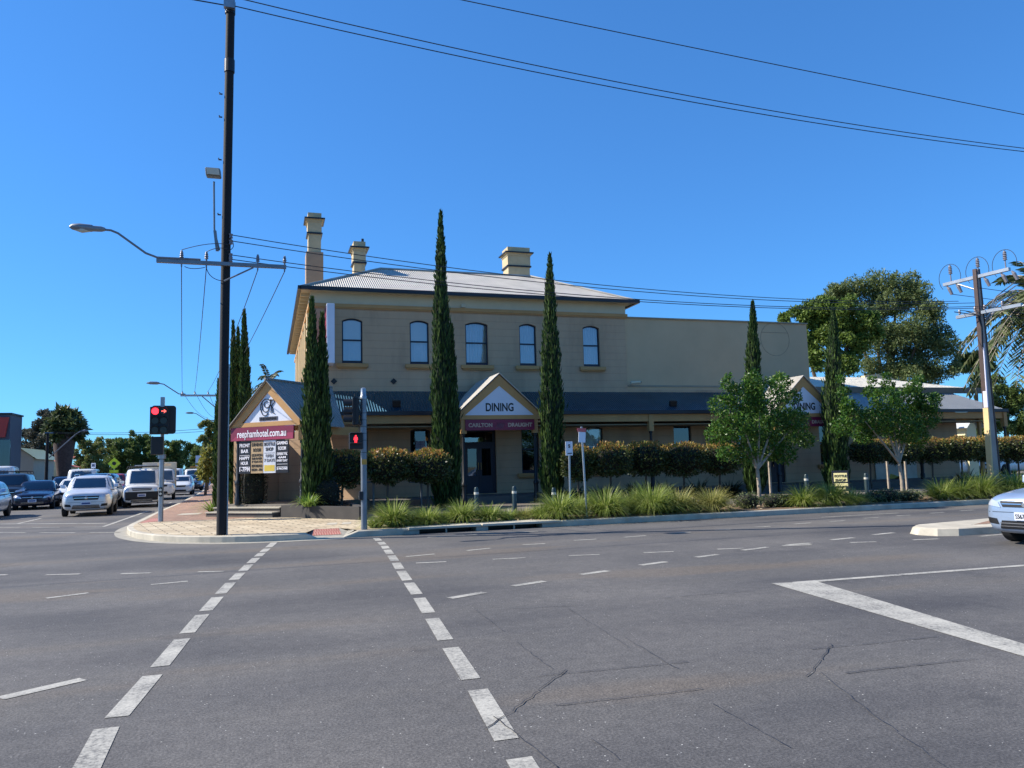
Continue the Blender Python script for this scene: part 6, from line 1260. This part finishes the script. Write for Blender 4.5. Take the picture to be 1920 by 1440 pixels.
# white cars parked behind the hedge on the right
for x, y, lab in ((1778, 898, 'white car parked behind the hedge left of the steel and concrete pole'), (1890, 898, 'white car parked behind the hedge at the right picture edge')):
    f = V(x, y, 40); car('sedan', lab, 'car', (f.x-2.0, 40, .15), math.radians(180), WHT, L=4.4, W=1.8, simple=True, group='white cars parked behind the hedge')
# ================================================================== BACKGROUND BUILDINGS AND SIGNS
def block(b, o, ex, ey, h): b.obox(o, ex, ey, (0, 0, h)); return b
a0 = AT(16, 870, 80); gz = AT(20, 777, 80).z
gb = thing('shop_building', 'dark grey and red commercial building at the left picture edge', 'building', (a0.x, a0.y, 0))
b = B(); b.box((a0.x-18, a0.y, 0), (a0.x, a0.y+3.4, gz)); b.build('wall', mat('charcoal_cladding', S(70, 78, 92), .6, var=.05), gb)
b = B(); r0 = AT(-4, 790, 79.9).x; r1 = AT(13, 790, 79.9).x; z1 = AT(10, 820, 80).z; b.prism([(r0-.5, a0.y-.25, gz-.25), (r1+.15, a0.y-.25, gz-.25), (r1-.1, a0.y-.25, z1), (r1-.7, a0.y-.25, z1)], (0, .2, 0)); b.build('red_panel', mat('red_cladding', S(170, 52, 44), .5, var=.05), gb)
b = B(); b.prism([(r0-1.2, a0.y-.3, gz-.3), (r0-.52, a0.y-.3, gz-.3), (r1-.75, a0.y-.3, z1+.2), (r0-1.2, a0.y-.3, z1)], (0, .2, 0)); b.build('white_panel', WHITE, gb)
for i in range(3): b = B(); x = AT(2+7*i, 850, 80).x; b.box((x-.13, a0.y-.08, .3), (x+.13, a0.y-.003, z1-.2)); b.build('window', PANED, gb)
b = B(); b.box((a0.x-18, a0.y-.1, gz), (a0.x+.12, a0.y+3.4, gz+.14)); b.build('capping', GUT, gb)
def house(px0, px1, ye, yr, D_, wall, roofm, label, gable='front', depth=8):
    p, q = AT(px0, ye, D_), AT(px1, ye, D_); zr = AT((px0+px1)/2, yr, D_).z; ze = p.z; o = thing('house', label, 'house', (p.x, p.y, 0)); b = B(); b.box((p.x, p.y, 0), (q.x, p.y+depth, ze)); b.build('wall', wall, o); b = B(); m_ = (p.x+q.x)/2; e = .4
    if gable == 'front':
        b.prism([(p.x, p.y+.01, ze), (q.x, p.y+.01, ze), (m_, p.y+.01, zr)], (0, .1, 0)); b.build('gable', wall, o); b = B()
        for s_ in (p.x-e, q.x+e): b.add([(m_, p.y-e, zr+.06), (s_, p.y-e, ze-.1), (s_, p.y+depth+e, ze-.1), (m_, p.y+depth+e, zr+.06)], [(0, 1, 2, 3)])
    else:
        h = depth/2; b.add([(p.x-e, p.y-e, ze), (q.x+e, p.y-e, ze), (q.x+e, p.y+depth+e, ze), (p.x-e, p.y+depth+e, ze), (p.x+h*.6, p.y+h, zr), (q.x-h*.6, p.y+h, zr)], [(0, 1, 5, 4), (1, 2, 5), (2, 3, 4, 5), (3, 0, 4)])
    b.build('roof', roofm, o); return o
CRM = mat('cream_render', S(214, 202, 160), .8, var=.06); TIL = mat('red_roof_tiles', S(168, 92, 74), .8, var=.18, scale=6, bump=.5, bscale=12); CRF = mat('cream_roof', S(214, 206, 150), .5, .1, var=.05)
o = house(14, 66, 860, 841, 93, mat('beige_wall', S(176, 168, 150), .8, var=.06), CRF, 'cream roofed shed beside the dark grey commercial building')
o = house(70, 112, 876, 855, 108, CRM, TIL, 'red tiled house behind the fan palm', 'hip', 10)
b = B(); q = AT(96, 866, 104); b.prism([(q.x-1.2, q.y, q.z-1), (q.x+1.2, q.y, q.z-1), (q.x, q.y, q.z+.35)], (0, .3, 0)); b.build('gable', CRM, o)
o = house(1812, 1852, 800, 778, 58, CRM, mat('pale_roof', S(170, 172, 170), .5, .2), 'small cream house seen through the verandah on the right', 'front', 6)
# mural banners on the extension wall under the hedge
p = V(1642, 868, 31.9); q = V(1722, 905, 31.9); o = thing('banner', 'long colourful banner on the far wall behind the right street tree', 'banner', (p.x, 31.9, q.z)); b = B(); b.box((p.x, 31.93, q.z), (q.x, 31.96, p.z)); b.build('sheet', mat('banner_pale', S(190, 190, 176), .7), o)
b = B(); b.prism([(p.x+.6, 31.922, q.z+.05), (q.x-.8, 31.922, q.z+.05), (q.x-1.1, 31.922, q.z+.4), (p.x+1.6, 31.922, q.z+.3), (p.x+.9, 31.922, q.z+.5)], (0, .005, 0)); b.build('picture', mat('banner_picture', S(180, 160, 70), .7, var=.4, scale=3), o)
text('LIVE BANDS', DKL, o, ((p.x+q.x)/2-.5, 31.92, p.z-.2), (1, 0, 0), (0, 0, 1), .16, fit=1.2) if False else None
# fence behind the queue, signs
fp0 = AT(100, 890, 78); fp1 = AT(225, 882, 96); o = thing('fence', 'low dark fence behind the queued vans on the left', 'fence', (fp0.x, fp0.y, 0)); d = fp1-fp0; d.z = 0; b = B(); b.obox((fp0.x, fp0.y, 0), d, Vector((-d.y, d.x, 0)).normalized()*.1, (0, 0, 1.7)); b.build('panel', mat('dark_fence', S(48, 46, 48), .85), o)
g_ = AT(214, 880, 62); o = thing('warning_sign', 'yellow diamond warning sign beside the roof rack of the white van', 'sign', (g_.x, g_.y, 0)); b = B(); b.tube([(g_.x, g_.y, 0), (g_.x, g_.y, AT(214, 858, 62).z)], .035); b.build('post', GALV, o); zc = AT(214, 869, 62).z; b = B(); b.prism([(g_.x, g_.y-.05, zc-.42), (g_.x+.42, g_.y-.05, zc), (g_.x, g_.y-.05, zc+.42), (g_.x-.42, g_.y-.05, zc)], (0, .02, 0)); b.build('plate', mat('fluoro_yellow', S(196, 214, 40), .5, bump=0), o)
b = B(); b.box((g_.x-.28, g_.y-.05, zc-.66), (g_.x+.28, g_.y-.03, zc-.46)); b.build('sub_plate', _mats['fluoro_yellow'], o); b = B(); b.lathe((g_.x, g_.y-.06, zc), [(.13, 0), (.13, .006)], 14, 'y'); b.build('symbol', DKL, o)
g_ = AT(175, 885, 62); o = thing('street_sign', 'small white sign on a post above the white van', 'sign', (g_.x, g_.y, 0)); b = B(); b.tube([(g_.x, g_.y, 0), (g_.x, g_.y, AT(175, 870, 62).z)], .03); b.build('post', GALV, o); b = B(); z = AT(175, 873, 62).z; b.box((g_.x-.14, g_.y-.05, z-.18), (g_.x+.14, g_.y-.03, z+.18)); b.build('plate', WHITE, o)
b = B(); b.box((g_.x-.09, g_.y-.056, z-.08), (g_.x+.09, g_.y-.051, z+.1)); b.build('symbol', mat('sign_blue', S(70, 80, 110), .5, bump=0), o)
# distant pole with crossed arms by the palm, with its lamp
c0 = AT(87, 885, 84); zt = AT(87, 812, 84).z; o = thing('utility_pole', 'distant utility pole in front of the fan palm', 'utility pole', (c0.x, c0.y, 0)); b = B(); b.tube([(c0.x, c0.y, 0), (c0.x, c0.y, zt)], [.16, .12], 8); b.build('pole', POLEM, o)
e0, e1 = AT(84, 812, 84), AT(100, 812, 84); b = B(); b.tube([e0, e1], .06, 6); b.build('crossarm', GALV, o)
o = thing('street_light', 'distant street lamp reaching right from the fan palm', 'street light', (e1.x, e1.y, e1.z)); b = B(); b.tube([AT(92, 858, 84), AT(141, 815, 84), AT(150, 809, 84), AT(155, 808, 84)], .06, 6); b.build('arm', GALV2, o); b = B(); b.tube([AT(155, 808, 84), AT(159, 807.5, 84), AT(165, 808, 84)], [.08, .13, .04], 8); b.build('lamp_head', GALV2, o)
for y0, y1, lab in ((810, 803, 'upper distant wire from the fan palm across to the right'), (812, 808, 'lower distant wire from the fan palm across to the right')):
    wire(sagline(AT(96, y0, 84), AT(392, y1, 84), .25, 12), .02, lab, 'distant wires on the left')
o = thing('sign_tower', 'pale tall sign far down the left street beside the variegated shrub', 'sign', AT(371, 900, 100)); p = AT(366, 905, 100); q = AT(378, 854, 100); b = B(); b.box((p.x, p.y, 0), (q.x+1, p.y+.4, q.z)); b.build('panel', WHITE, o)
